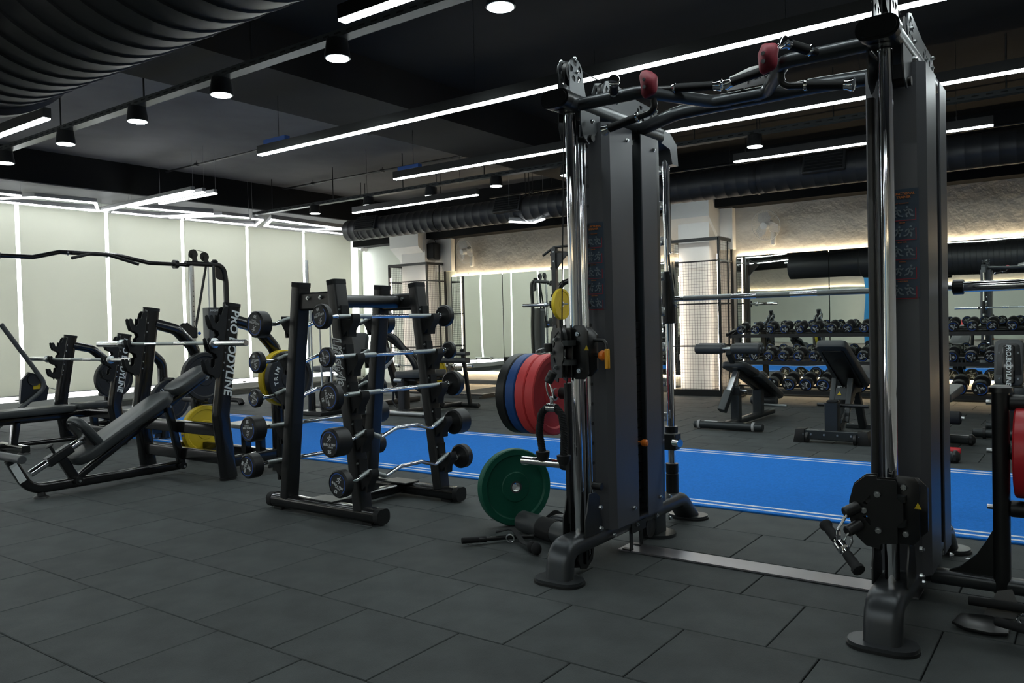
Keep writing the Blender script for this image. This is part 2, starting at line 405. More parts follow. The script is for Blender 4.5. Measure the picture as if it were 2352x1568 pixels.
# mirrors
def mirror(label, xs, seed):
    t = thing('wall_mirror', label, 'mirror', (xs[0], YB - .05, .28))
    for i in range(len(xs) - 1): part('mirror_panel', B().box(((xs[i] + xs[i + 1]) / 2, YB - .07, 1.23), (xs[i + 1] - xs[i] - .012, .012, 1.90), .002), 'mirror', t)
    part('backing', bxs((xs[0], xs[-1], YB - .064, YB - .055, .30, 2.16)), 'black_paint', t)
    part('cove_strip', bxs((xs[0], xs[-1], YB - .045, YB - .02, 2.165, 2.18)), 'led_warm', t, 'warm light strip along the top edge')
    part('plinth_strip', bxs((xs[0], xs[-1], YB - .045, YB - .02, .275, .29)), 'led_warm', t, 'warm light strip along the bottom edge')
mirror('frameless wall mirror between the two mesh columns, lit warm along its edges', [-10.52, -9.22, -7.97, -6.72, -5.46], 1)
mirror('long frameless wall mirror behind the dumbbell rack, lit warm along its edges', [-4.60, -3.18, -1.78, -.38, 1.02, 2.42], 2)
# opposite wall, seen only in the mirrors
t = thing('wall_mirror', 'pale panels on the wall behind the viewer, painted as a mirror reflecting white wall and windows', 'mirror', (-4, YF + .05, .3))
part('mirror_panel', bxs((-11, -5.6, YF + .05, YF + .06, .3, 2.18), (-4.4, 2.5, YF + .05, YF + .06, .3, 2.18)), 'green_white', t)  # pale colour painted in place of this mirror's reflection of wall and windows
part('cove_strip', bxs((-11, -5.6, YF + .02, YF + .045, 2.165, 2.18), (-4.4, 2.5, YF + .02, YF + .045, 2.165, 2.18)), 'led_warm', t)
# caged columns
def column(x0, x1, y0, y1, label, core, beam, front):
    t = thing('caged_column', label, 'column', ((x0 + x1) / 2, (y0 + y1) / 2, 0))
    s = .022; f = B(); yf, yk = (y0, y1) if front > 0 else (y1, y0)
    for x in (x0, x1):
        for y in (y0 + .02, y1 - .02): f.box((x, y, 1.23), (s * 1.6, s * 1.6, 2.44))
    f.box((x1, (y0 + y1) / 2 + .1, 1.23), (s, s, 2.44))
    part('corner_posts', f, 'powder_black', t)
    for z in (2.44, 2.10, 1.44, .78):
        h = .05 if z > 2.3 else .022
        part('rail', bxs((x0, x1, y0, y0 + .025, z - h / 2, z + h / 2), (x0, x1, y1 - .025, y1, z - h / 2, z + h / 2), (x0 - .012, x0 + .012, y0, y1, z - h / 2, z + h / 2), (x1 - .012, x1 + .012, y0, y1, z - h / 2, z + h / 2)), 'powder_black', t)
    part('plinth', bxs((x0, x1, y0, y1, 0, .1)), 'powder_black', t)
    g = B(); k = .043; ym = y0 + .012 if front > 0 else y1 - .012
    nx = int((x1 - x0) / k); nz = int(2.0 / k); ny = int((y1 - y0) / k)
    for i in range(1, nx): g.box((x0 + (x1 - x0) * i / nx, ym, 1.1), (.003, .003, 2.0))
    for j in range(nz): g.box(((x0 + x1) / 2, ym, .11 + k * j), (x1 - x0, .003, .003))
    for xx in (x0 + .01, x1 - .01):
        for i in range(1, ny): g.box((xx, y0 + (y1 - y0) * i / ny, 1.27), (.003, .003, 2.33))
        for j in range(nz + 10): g.box((xx, (y0 + y1) / 2, .11 + k * j), (.003, y1 - y0, .003))
    part('wire_mesh', g, 'powder_black', t, kind='stuff')
    part('core', bxs((*core, .1, 2.95)), 'white_paint', t)
    part('ribs', bxs(*[(core[0] - .012, core[1] + .012, core[2] - .012, core[3] - .01, z, z + .1) for z in (.55, 1.15, 1.8)]), 'white_paint', t)
    l = B()
    for x in (x0 + .03, x1 - .03): l.box((x, ym + .035 * front, 1.15), (.012, .012, 2.1))
    part('light_strip', l, 'led_cage', t, 'warm vertical light strips inside the front corners')
    if beam:
        T = Matrix(((0, 0, 1, 0), (1, 0, 0, 0), (0, 1, 0, 0), (0, 0, 0, 1)))
        bx0, bx1 = beam; b = B(Matrix.Translation(((bx0 + bx1) / 2, 0, 0)) @ T)
        b.extr([(11.9, 3.14), (11.9, 2.8), (12.38, 2.42), (12.48, 2.42), (12.48, 3.14)], bx1 - bx0)
        part('haunched_beam', b, 'white_paint', t, 'white haunched beam end above the cage')
    return t
column(-11.69, -10.66, 11.85, 12.44, 'white column in a black wire mesh cage near the far left corner', (-11.5, -10.86, 12.05, 12.44), (-11.69, -10.9), 1)
column(-5.47, -4.66, 11.85, 12.44, 'white column in a black wire mesh cage left of the dumbbell rack', (-5.38, -4.86, 12.0, 12.44), (-5.6, -4.82), 1)
c3 = column(-6.2, -4.85, YF + .05, YF + .75, 'caged column behind the viewer that carries a blue banner, seen only in the mirror', (-6.1, -4.95, YF + .05, YF + .5), None, -1)
bn = thing('banner', 'blue banner with white upright words, seen reversed in the mirror', 'banner', (-5.5, YF + .78, 1.4))
part('cloth', bxs((-6.3, -4.75, YF + .77, YF + .785, .3, 2.56)), 'banner_blue', bn)
b = B()
for i, (s1, z) in enumerate((('TRIUMPH', 2.0), ('COMMIT', 1.9), ('HUSTLE', 1.9), ('EXERCISE', 1.55), ('FITNESS', 1.1), ('MOVEMENT', 1.2))):
    if i == 0: text(b, s1, .17, frame((-5.55, YF + .79, 2.40), (-1, 0, 0), (0, 0, 1)), fat=.004)
    else: text(b, s1, .19, frame((-4.80 - .22 * i + .02, YF + .79, z - .2), (0, 0, -1), (-1, 0, 0)), fat=.004)
part('lettering', b, 'print_white', bn)

# ---------------------------------------------------------------- ceiling lights
def led_bar(x0, x1, y, label, z=2.9, ends=True, driver=None):
    t = thing('linear_light', label, 'light', ((x0 + x1) / 2, y, z), 'suspended linear lights')
    part('housing', bxs((x0, x1, y - .03, y + .03, z + .006, z + .085)), 'powder_black', t)
    part('diffuser', bxs((x0 + .005, x1 - .005, y - .026, y + .026, z - .006, z + .006)), 'led', t)
    k = max(2, int((x1 - x0) / 1.6)); b = B()
    for i in range(k): x = x0 + .3 + (x1 - x0 - .6) * i / (k - 1); b.cyl((x, y, z + .08), (x, y, ZC), .0025, n=5)
    part('suspension_wire', b, 'powder_black', t)
    if driver: part('driver_box', bxs((driver, driver + .32, y - .02, y + .04, z + .09, z + .13)), 'blue_plastic', t, 'blue driver box on the left end')
led_bar(-6.59, 1.2, 4.95, 'longest linear light, running left to right over the near floor past the pulley machine', driver=-6.50)
led_bar(-6.55, 1.2, 6.78, 'linear light above the blue track, passing behind the pulley machine', driver=-6.48)
led_bar(-8.90, -6.54, 8.32, 'short linear light beyond the track, left of the pulley machine')
led_bar(-3.17, -.73, 8.57, 'short linear light beyond the track, right of the pulley machine')
led_bar(-5.7, -3.79, 10.9, 'short linear light in front of the far duct by the mesh column')
led_bar(-3.39, .6, 3.12, 'linear light at the top edge of the picture, nearest the viewer')
led_bar(-11.5, -6.67, 3.02, 'linear light at the left edge of the picture under the big duct')
for y, x0, x1, lq in ((.3, -11, -5, 'nearest behind the viewer'), (-1.2, -8, 1, 'second behind the viewer'), (-3.2, -8, 1, 'farthest behind the viewer')): led_bar(x0, x1, y, 'added unseen ambient light bar ' + lq, 2.9)  # unseen bars added behind the camera to raise the ambient light
def downlight(x, y, z, label):
    t = thing('downlight', label, 'light', (x, y, z), 'surface downlights on the cable trays')
    part('can', B().lathe([(.055, .14), (.075, .13), (.088, .04), (.092, 0), (.086, -.002)], (x, y, z), n=20), 'powder_black', t)
    part('lens', B().cyl((x, y, z - .006), (x, y, z + .002), .08, n=20), 'lamp_disc', t)
for i, x in enumerate((-2.88, -4.32, -5.70, -6.97, -8.31, -9.69)):
    downlight(x, 3.93, 3.1, ['round white downlight of the near row, rightmost at the top edge', 'round white downlight of the near row, second from the right', 'round white downlight of the near row, third from the right', 'round white downlight of the near row, third from the left', 'round white downlight of the near row, second from the left', 'round white downlight of the near row, leftmost at the picture edge'][i])
for i, x in enumerate((-10.4, -9.14, -7.85, -6.65, -5.50, -4.28, -3.04, -1.75)):
    downlight(x, 8.87, 3.1, 'round white downlight of the far row, number %s from the left' % ['one', 'two', 'three', 'four', 'five', 'six', 'seven', 'eight'][i])
def tray(y, label, x0=-12, x1=2.5):
    t = thing('cable_tray', label, 'tray', ((x0 + x1) / 2, y, 3.25))
    part('channel', bxs((x0, x1, y - .05, y + .05, 3.225, 3.245), (x0, x1, y - .05, y - .044, 3.245, 3.275), (x0, x1, y + .044, y + .05, 3.245, 3.275)), 'dark_metal', t)
    b = B()
    for i in range(int((x1 - x0) / .12)): b.box((x0 + .12 * i + .06, y - .051, 3.25), (.06, .002, .012))
    part('slots', b, 'black_paint', t, kind='stuff')
    b = B()
    for i in range(9): b.cyl((x0 + .5 + 1.55 * i, y, 3.24), (x0 + .5 + 1.55 * i, y, ZC), .008, n=6)
    part('drop_rods', b, 'powder_black', t)
tray(3.93, 'perforated black cable tray carrying the near row of downlights'); tray(8.87, 'perforated black cable tray carrying the far row of downlights')
def led_line(name, label, lines, z, m_='led_window', wd=.028, house=True):
    pts = [p for l in lines for p in l]; t = thing(name, label, 'light', (sum(p[0] for p in pts) / len(pts), sum(p[1] for p in pts) / len(pts), z))
    for l in lines:
        q = [V((x, y, z)) for x, y in l]
        part('light_line', B().sweep(rr(wd * 2, .02, .004, 1), q), m_, t)
        for p in (q[0], q[-1]): part('suspension_wire', B().cyl(p, (p.x, p.y, ZC if z < 3 else 3.34 if p.x < -12 else ZC), .002, n=5), 'trim_grey', t)
        if house: part('profile', B().sweep(rr(wd * 2, .05, .004, 1), [p + V((0, 0, .036)) for p in q]), 'trim_grey', t)
    return t
Z = 3.15
led_line('ribbon_light', 'leftmost angular white ribbon light by the window soffit', [[(-12.559, 5.006), (-12.118, 5.28), (-12.043, 6.092), (-12.774, 6.506), (-12.842, 5.118), (-12.85, 4.2)], [(-12.138, 4.2), (-12.134, 5.104)]], Z)
led_line('ribbon_light', 'white ribbon light of three straight parallel bars by the window soffit', [[(-12.788, 6.561), (-10.11, 6.469)], [(-12.077, 6.617), (-10.096, 6.635)], [(-11.473, 6.786), (-10.081, 6.805)]], Z)
led_line('ribbon_light', 'angular white ribbon light right of the three parallel bars', [[(-12.765, 6.724), (-12.721, 7.508), (-11.876, 7.93), (-12.087, 6.671)]], Z)
led_line('ribbon_light', 'angular white ribbon light above the cable crossover column', [[(-12.753, 7.709), (-11.937, 8.169), (-11.907, 8.675)], [(-12.713, 7.992), (-12.633, 9.352), (-11.936, 8.976), (-11.908, 8.756)]], Z)
led_line('ribbon_light', 'rightmost angular white ribbon light ending at the far duct', [[(-12.595, 9.536), (-11.774, 9.062), (-11.946, 10.94), (-12.592, 10.34), (-12.595, 9.55)], [(-12.612, 10.529), (-12.579, 11.575)]], Z)
led_line('ribbon_light', 'small bent white ribbon light under the far duct above the left mirror', [[(-7.224, 9.954), (-7.024, 10.31), (-6.69, 10.089)]], 2.76, 'led_window')
# ---------------------------------------------------------------- ducts
def duct(label, x0, x1, y, z, r, pitch, grilles, taper=None):
    t = thing('air_duct', label, 'duct', ((x0 + x1) / 2, y, z))
    b = B(); n = int((x1 - x0) / pitch); pr = [(r * .82, 0), (r, .03)]
    for i in range(1, n): xx = i * pitch; pr += [(r, xx - .008), (r + .0025, xx - .003), (r + .0025, xx + .003), (r, xx + .008)]
    pr += [(r, x1 - x0)]; b.lathe(pr, (x0, y, z), (1, 0, 0), 40); part('spiral_tube', b, 'duct', t)
    for gx in grilles:
        g = B(); a = R(-150 + 90); T = Matrix.Translation((gx, y, z)) @ Matrix.Rotation(R(-20), 4, 'X'); g.M = T
        g.box((0, -r - .01, 0), (.5, .06, .26), .01); part('grille_frame', g, 'duct', t)
        g = B(T)
        for j in range(6): g.box((0, -r - .045, -.1 + .04 * j), (.44, .012, .022))
        part('grille_blades', g, 'black_paint', t)
    for hx in [x0 + .4 + i * 1.8 for i in range(int((x1 - x0) / 1.8))]:
        h = B(); h.ring([(r * 1.0, -.015), (r * 1.04, -.015), (r * 1.04, .015), (r * 1.0, .015)], (hx, y, z), (1, 0, 0)); h.cyl((hx, y - .05, z + r), (hx, y - .05, ZC), .006, n=6); h.cyl((hx, y + .05, z + r), (hx, y + .05, ZC), .006, n=6)
        part('hanger', h, 'powder_black', t)
    return t
duct('long black spiral air duct along the mirror wall', -11.05, 2.6, 10.2, 2.97, .19, .16, [-10.4, -7.3, -2.6])
t = thing('air_duct', 'big black ribbed air duct at the top left corner near the viewer', 'duct', (-3.5, 1.75, 2.9))
b = B(); r = .46; yc, zc = 1.45, 2.62; pr = [(.36, 0), (.36, 1.9), (.39, 1.93), (.39, 2.0), (.47, 3.1), (.485, 3.12), (.485, 3.18), (.46, 3.2)]
x = 3.2
while x < 9.2: x += .13; pr += [(.46, x - .009), (.466, x - .004), (.466, x + .004), (.46, x + .009)]
b.lathe(pr, (-7.0, yc, zc), (1, 0, 0), 56); part('spiral_tube', b, 'duct', t)
g = B(); g.box((-3.3, yc - .30, zc - .36), (.6, .3, .12), .01, Matrix.Rotation(R(40), 3, 'X')); part('grille_frame', g, 'duct', t)
g = B()
for hx in (-6.2, -3.5, -2): g.cyl((hx, yc, zc + .3), (hx, yc, ZC), .008, n=6)
part('hanger', g, 'powder_black', t)
def pipe(label, runs, r=.016):
    a = V(runs[0][0]); t = thing('conduit', label, 'pipe', a)
    for q in runs:
        part('pipe', B().tube(q, r, 8), 'powder_black', t)
        L_ = (V(q[1]) - V(q[0])); k = max(2, int(L_.length / 1.6))
        for i in range(k):
            p = V(q[0]) + L_ * (i + .5) / k; part('clamp', B().box(p, (.07, .06, .05), .01).cyl(p, (p.x, p.y, ZC), .004, n=5), 'powder_black', t)
pipe('black conduit on the grey slab under the big duct', [[(-10.9, 4.0, 3.7), (-6.8, 4.0, 3.7)]], .022)
pipe('black conduit on the slab left of the longest linear light', [[(-11.9, 7.15, 3.74), (-6.8, 7.15, 3.74)]])
pipe('black conduit on the slab above the second linear light', [[(-11.9, 9.4, 3.74), (-6.8, 9.4, 3.74)]])
pipe('T-shaped black conduit beside the cross beam', [[(-6.9, 6.6, 3.7), (-6.9, 8.9, 3.7)], [(-7.6, 7.4, 3.7), (-6.8, 7.4, 3.7)]], .022)
pipe('pair of black sprinkler pipes over the far duct', [[(-8.5, 11.15, 3.4), (2.4, 11.15, 3.4)], [(-8.3, 11.45, 3.4), (2.4, 11.45, 3.4)]], .018)
# ---------------------------------------------------------------- wall fittings
def wall_fan(x, y, z, r, label, yaw):
    t = thing('wall_fan', label, 'fan', (x, y, z)); Rz = Matrix.Translation((x, y, z)) @ Matrix.Rotation(yaw, 4, 'Z') @ Matrix.Rotation(R(12), 4, 'X')
    g = B(Rz)
    for k in range(40): a = 2 * PI * k / 40; g.tube([(.05 * math.cos(a), -.10, .05 * math.sin(a)), (r * .6 * math.cos(a), -.10, r * .6 * math.sin(a)), (r * math.cos(a), -.04, r * math.sin(a)), (r * .5 * math.cos(a), .05, r * .5 * math.sin(a))], .0012, 4)
    part('guard_wires', g, 'fan_white', t)
    g = B(Rz); g.tube([(r * math.cos(2 * PI * i / 40), -.04, r * math.sin(2 * PI * i / 40)) for i in range(40)], .005, 6, closed=True, up=(0, 1, 0)); part('guard_ring', g, 'fan_white', t)
    for k in range(3):
        bl = B(Rz @ Matrix.Rotation(2 * PI * k / 3 + .3, 4, 'Y') @ Matrix.Translation((r * .5, -.03, 0)) @ Matrix.Rotation(R(24), 4, 'X'))
        bl.extr([(-.14, -.04), (-.02, -.1), (.08, -.08), (.09, .06), (-.02, .09), (-.14, .03)], .003, Matrix.Rotation(PI / 2, 4, 'X')); part('blade', bl, 'fan_clear', t)
    part('hub', B(Rz).lathe([(.02, -.13), (.055, -.12), (.06, -.02), (.07, 0), (.07, .1), (.04, .13)], (0, 0, 0), (0, 1, 0), 20), 'fan_white', t)
    part('bracket', B().box((x + .06, y + .1, z - .2), (.08, .07, .22), .02).tube([(x, y + .06, z), (x + .04, y + .12, z - .12)], .025, 8), 'fan_white', t)
    part('pull_cord', B().cyl((x + .02, y + .02, z - .3), (x + .02, y + .02, z - .44), .002, n=5).ball((x + .02, y + .02, z - .45), .012, 8, 6), 'fan_white', t)
wall_fan(-10.0, 12.3, 2.66, .24, 'white wall fan above the left mirror', R(-12)); wall_fan(-4.05, 12.3, 2.62, .23, 'white wall fan above the dumbbell rack mirror', R(-8))
t = thing('loudspeaker', 'black box loudspeaker on the wall right of the haunched beam', 'speaker', (-10.78, 12.22, 2.7))
part('cabinet', B().box((-10.78, 12.22, 2.7), (.21, .2, .34), .02), 'powder_black', t); part('grille', B().box((-10.78, 12.115, 2.7), (.17, .012, .29), .005), 'foam', t)
part('cable', B().tube([(-10.78, 12.3, 2.87), (-10.9, 12.34, 3.05), (-10.95, 12.34, 3.2)], .006, 6), 'print_black', t)
t = thing('emergency_light', 'small white twin-spot emergency light on the wall by the corner', 'light', (-13.03, 12.43, 2.95))
part('body', B().box((-13.06, 12.42, 2.95), (.12, .1, .07), .015), 'white_paint', t)
for s in (-1, 1): part('spot', B().lathe([(.02, 0), (.045, .05), (.045, .07)], (-13.0, 12.42 + .05 * s, 2.93), (.8, -.4, -.3), 14), 'white_paint', t)
t = thing('security_camera', 'small grey dome camera under the beam above the right mesh column', 'camera', (-5.0, 11.95, 3.0))
part('base', B().cyl((-4.93, 12.08, 2.95), (-4.93, 12.08, 2.90), .07, n=16), 'trim_grey', t); part('dome', B().ball((-4.93, 12.08, 2.9), .05, 14, 8), 'powder_black', t)
# ================================================================ PULLEY AND SMITH MACHINE
XL, XRR, TC = -1.99, -.62, -1.305
T3 = thing('cable_machine', 'tall dark grey twin pulley machine with pull-up bar and smith bar behind', 'exercise machine', (TC, 3.8, 0))
PM, PB = 'frame_metal', 'powder_black'
def teardrop(h, r, w):      # pulley cover outline, base width w at y=0, round top at y=h
    o = [(-w / 2, 0), (w / 2, 0)]
    a0 = R(-20)
    for i in range(13): a = a0 + (PI - 2 * a0) * i / 12; o.append((r * math.cos(a), h - r + r * math.sin(a)))
    return o
def spokes(cy, r, n=5, cx=0):
    hs = []
    for k in range(n):
        a = 2 * PI * k / n + .3; hs.append([(cx + q * math.cos(a + d), cy + q * math.sin(a + d)) for q, d in ((r * .45, -.35), (r * .82, -.38), (r * .85, 0), (r * .82, .38), (r * .45, .35))])
    return hs
def pulley(p, r, ax=(1, 0, 0), w=.024):
    p = V(p); ax = V(ax).normalized(); b = B()
    b.lathe([(r * .25, -w / 2), (r * .8, -w / 2 + .003), (r, -w / 2), (r * .88, 0), (r, w / 2), (r * .8, w / 2 - .003), (r * .25, w / 2)], p, ax, 24); return b
def side_column(X, s, label):
    # s = +1 when the machine's middle lies towards +X
    part('foot_beam', B().sweep(rr(.13, .085, .034), fillet([(X, 3.065, .01), (X, 3.085, .15), (X, 4.34, .15), (X, 4.50, .01)], .15, 8)), PM, T3)
    for y in (3.065, 4.505):
        fp = part('foot_plate', B().extr([(p[0], p[1]) for p in rr(.235, .15, .07, 6)], .012, Matrix.Translation((X, y, .016))), PM, T3)
        part('rubber_pad', B().extr(rr(.245, .16, .075, 6), .011, Matrix.Translation((X, y, .0055))), 'rubber_black', fp)
    part('foot_plate', B().cyl((X + s * .02, 4.05, 0), (X + s * .02, 4.05, .018), .1, n=24), PM, T3)
    part('rear_post', B().sweep(rr(.10, .15, .02), [(X, 4.03, .01), (X, 4.03, 2.26)], (0, 1, 0)), 'dark_metal', T3)
    # chrome uprights
    g = part('guide_tube', B().cyl((X, 3.25, .17), (X, 3.25, 2.17), .026, n=20), 'chrome', T3)
    g2 = part('perforated_tube', B().sweep(rr(.034, .05, .008), [(X + s * .012, 3.345, .20), (X + s * .012, 3.345, 2.13)], (0, 1, 0)), 'chrome', T3)
    h = B()
    for i in range(19): h.cyl((X + .03 * 1 - .002 if s > 0 else X - .03 + .002, 3.345, .32 + .095 * i), (X + (.031 if s > 0 else -.031), 3.345, .32 + .095 * i), .009, n=10)
    part('adjustment_holes', h, 'print_black', g2, kind='stuff')
    part('cable_guard', B().sweep(rr(.028, .05, .01), [(X - .052, 3.26, .23 if s > 0 else .3), (X - .052, 3.26, .9 if s > 0 else 2.0)], (0, 1, 0)), PB, T3)
    # shrouds around the weight stack
    def uprof(y0, y1, w_, back):     # U-shaped sheet, open towards the gap
        c = .03; o = [(w_, y1), (w_, y0 + c), (w_ - c, y0), (-w_ + c, y0), (-w_, y0 + c), (-w_, y1)]
        i_ = [(-w_ + .006, y1), (-w_ + .006, y0 + c), (-w_ + c, y0 + .006), (w_ - c, y0 + .006), (w_ - .006, y0 + c), (w_ - .006, y1)]
        o = o + i_
        if back: o = [(x, y0 + y1 - y) for x, y in o]
        return o
    sh = part('front_shroud', B(Matrix.Translation((X, 0, 1.165))).extr(uprof(3.40, 3.66, .108, False), 1.97), 'grey_metal', T3)
    part('rear_shroud', B(Matrix.Translation((X, 0, 1.165))).extr(uprof(3.765, 3.965, .108, True), 1.97), 'grey_metal', T3)
    b = B()
    for i in range(20): b.box((X, 3.70, .29 + .046 * i), (.15, .16, .042), .004)
    part('weight_stack', b, 'rubber_black', T3, kind='stuff')
    for y in (3.63, 3.78): part('guide_rod', B().cyl((X, y, .2), (X, y, 2.14), .012, n=10), 'chrome', T3)
    if s > 0:
        part('selector_pin', B().cyl((X + .085, 3.70, .565), (X + .135, 3.70, .565), .008, n=8).lathe([(.01, 0), (.018, .012), (.018, .03), (.012, .036)], (X + .105, 3.70, .565), (1, 0, 0), 12), 'orange', T3, 'orange selector pin in the weight stack gap')
        part('pin_cord', B().tube([(X + .07, 3.62, .62), (X + .09, 3.66, .57), (X + .12, 3.72, .553), (X + .12, 3.735, .56)], .006, 6), 'rubber_black', T3)
    # top beam with rounded front cap
    part('top_beam', B().sweep(rr(.125, .085, .035), [(X, 3.15, 2.215), (X, 4.14, 2.215)]), PM, T3)
    part('end_cap', B().sweep(rr(.15, .085, .042, 6), [(X, 3.115, 2.215), (X, 3.165, 2.215)]).sweep(rr(.13, .065, .032, 6), [(X, 3.106, 2.215), (X, 3.12, 2.215)]), PB, T3)
    # pulley covers
    for dx in (-.03, .03):
        T = Matrix.Translation((X + dx, 3.27, 2.25)) @ Matrix(((0, 0, 1, 0), (1, 0, 0, 0), (0, 1, 0, 0), (0, 0, 0, 1))) @ Matrix.Rotation(R(8), 4, 'Z')
        part('pulley_cover', B(T).extr(teardrop(.175, .062, .15), .006, holes=spokes(.113, .062)), PM, T3)
        T = Matrix.Translation((X + dx, 3.80, 2.25)) @ Matrix(((0, 0, 1, 0), (1, 0, 0, 0), (0, 1, 0, 0), (0, 0, 0, 1)))
        part('pulley_plate', B(T).extr([(-.27, -.01), (.30, -.01), (.34, .02), (.345, .07), (.30, .10), (.05, .11), (-.20, .15), (-.26, .135), (-.29, .08)], .006, holes=spokes(.085, .06, 5, -.215) + spokes(.045, .055, 5, .12) + spokes(.045, .055, 5, .27)), PM, T3)
    part('pulley', pulley((X, 3.262, 2.362), .058), 'rubber_black', T3); part('pulley', pulley((X, 3.585, 2.335), .055), 'rubber_black', T3)
    part('pulley', pulley((X, 3.92, 2.295), .05), 'rubber_black', T3); part('pulley', pulley((X, 4.07, 2.295), .05), 'rubber_black', T3)
    bo = B()
    for y, z in ((3.262, 2.362), (3.24, 2.42), (3.585, 2.335), (3.65, 2.30), (3.92, 2.295), (4.07, 2.295), (4.1, 2.345)):
        bo.bolt((X + .033, y, z), (1, 0, 0)); bo.bolt((X - .033, y, z), (-1, 0, 0))
    for y, z in ((3.30, 2.13), (3.30, .31), (3.30, .21), (3.46, .14), (3.70, .14), (3.93, .14), (4.06, .10), (4.06, .22)): bo.bolt((X + (.085 if y < 3.4 else .068 if y < 4 else .085), y, z), (1, 0, 0), .011, .01)
    for y, z in ((3.30, .31), (3.30, .21)): bo.bolt((X - .07, y, z), (-1, 0, 0), .011, .01)
    for y in (3.60, 3.9): bo.bolt((X + s * .11, y, 2.09), (s, 0, 0), .01, .008); bo.bolt((X + s * .11, y, .25), (s, 0, 0), .01, .008)
    part('bolts', bo, 'steel', T3, kind='stuff')
    for dx in (-.06, .06):
        part('mount_plate', B().extr([(3.2, .18), (3.36, .18), (3.36, .23), (3.34, .27), (3.34, .35), (3.30, .38), (3.24, .38), (3.22, .30), (3.2, .26)], .006, Matrix(((0, 0, 1, X + dx), (1, 0, 0, 0), (0, 1, 0, 0), (0, 0, 0, 1)))), PB, T3)
        part('mount_plate', B().extr([(3.26, 2.06), (3.31, 2.03), (3.35, 2.06), (3.42, 2.13), (3.42, 2.18), (3.24, 2.18), (3.24, 2.12)], .006, Matrix(((0, 0, 1, X + dx), (1, 0, 0, 0), (0, 1, 0, 0), (0, 0, 0, 1)))), PM, T3)
    part('bump_stop', B().cyl((X + s * .0, 3.33, 2.06), (X + .075, 3.33, 2.06), .018, n=14), 'rubber_black', T3)
    part('bump_stop', B().cyl((X, 3.34, .40), (X + .075, 3.34, .40), .018, n=14), 'rubber_black', T3)
    # base pulley under the beam
    for dx in (-.02, .02): part('base_pulley_cover', B(Matrix.Translation((X + dx, 3.27, .075)) @ Matrix(((0, 0, 1, 0), (1, 0, 0, 0), (0, 1, 0, 0), (0, 0, 0, 1)))).extr([(-.06, .06), (-.075, 0), (-.05, -.05), (0, -.062), (.06, -.03), (.08, .05)], .006, holes=[[(-.03, -.03), (0, -.04), (.0, .03), (-.035, .02)], [(.02, -.03), (.05, .0), (.05, .03), (.02, .03)]]), PB, T3)
    part('pulley', pulley((X, 3.27, .075), .05), 'rubber_black', T3); part('pulley', pulley((X + s * .05, 3.88, .085), .055), 'rubber_black', T3)
    # exercise chart on the front of the shroud
    ch = B().box((X + .03, 3.397, 1.462), (.106, .003, .418)); ch = part('exercise_chart', ch, 'decal_navy', T3, 'navy exercise chart with orange headings')
    T = lambda x, z: frame((X + .03 + x, 3.3948, z), (1, 0, 0), (0, 0, 1))
    o = B(); text(o, 'FUNCTIONAL', .0125, T(0, 1.652), fat=.0003); text(o, 'TRAINER', .0125, T(0, 1.639), fat=.0003)
    red = B(); gr = B(); heads = ['LAT PULLDOWN', 'TRICEPS', 'BICEP CURL', 'ROWING', 'CHEST PRESS']
    for i in range(5):
        z = 1.60 - .075 * i; text(o, heads[i], .0062, T(-.006, z + .016))
        red.box((X + .03 + .006, 3.3945, z - .05), (.075, .0008, .0025)); red.box((X + .03 + .042, 3.3945, z - .028), (.003, .0008, .045))
        for q in (-.022, .018): stick(gr, frame((X + .03 + q, 3.3945, z - .02), (1 if i % 2 else -1, 0, 0), (0, 0, 1)), .05, .1)
    part('lettering', o, 'print_orange', ch); part('rules', red, 'print_red', ch, kind='stuff'); part('figures', gr, 'print_grey', ch, kind='stuff')
    # smith guide rod behind
    part('smith_rod', B().cyl((X, 4.29, .34), (X, 4.29, 2.12), .0215, n=18), 'chrome', T3)
    part('rod_buffer', B().lathe([(.037, 0), (.037, .13), (.034, .132), (.034, .137), (.037, .14), (.037, .19)], (X, 4.29, .17), (0, 0, 1), 18), PB, T3)
    part('top_bracket', B().extr([(4.1, 2.26), (4.26, 2.25), (4.34, 2.2), (4.36, 2.08), (4.28, 2.08), (4.25, 2.16), (4.12, 2.18)], .09, Matrix(((0, 0, 1, X), (1, 0, 0, 0), (0, 1, 0, 0), (0, 0, 0, 1)))), PM, T3)
    sl = part('smith_slider', B().cyl((X, 4.29, 1.17), (X, 4.29, 1.47), .04, n=18, bev=.004), PB, T3)
    part('latch_hook', B().extr([(4.20, 1.56), (4.235, 1.575), (4.26, 1.55), (4.30, 1.33), (4.28, 1.27), (4.25, 1.28), (4.25, 1.34), (4.205, 1.5)], .012, Matrix(((0, 0, 1, X + s * .048), (1, 0, 0, 0), (0, 1, 0, 0), (0, 0, 0, 1))), holes=[[(4.225, 1.52), (4.235, 1.52), (4.265, 1.38), (4.255, 1.37)]]), 'chrome', sl)
    st = part('safety_stop', B().box((X, 4.29, .49), (.085, .085, .1), .008).cyl((X, 4.29, .54), (X, 4.29, .575), .038, n=16), PB, T3)
    part('stop_knob', B().cyl((X + s * .04, 4.24, .49), (X + s * .085, 4.22, .49), .022, n=14), 'chrome', st)
    for i in range(8): part('catch_peg', B().cyl((X, 4.13, .62 + .2 * i), (X, 4.20, .63 + .2 * i), .012, n=10).box((X, 4.205, .64 + .2 * i), (.03, .014, .05), .004), 'steel', T3)
side_column(XL, 1, 'left'); side_column(XRR, -1, 'right')
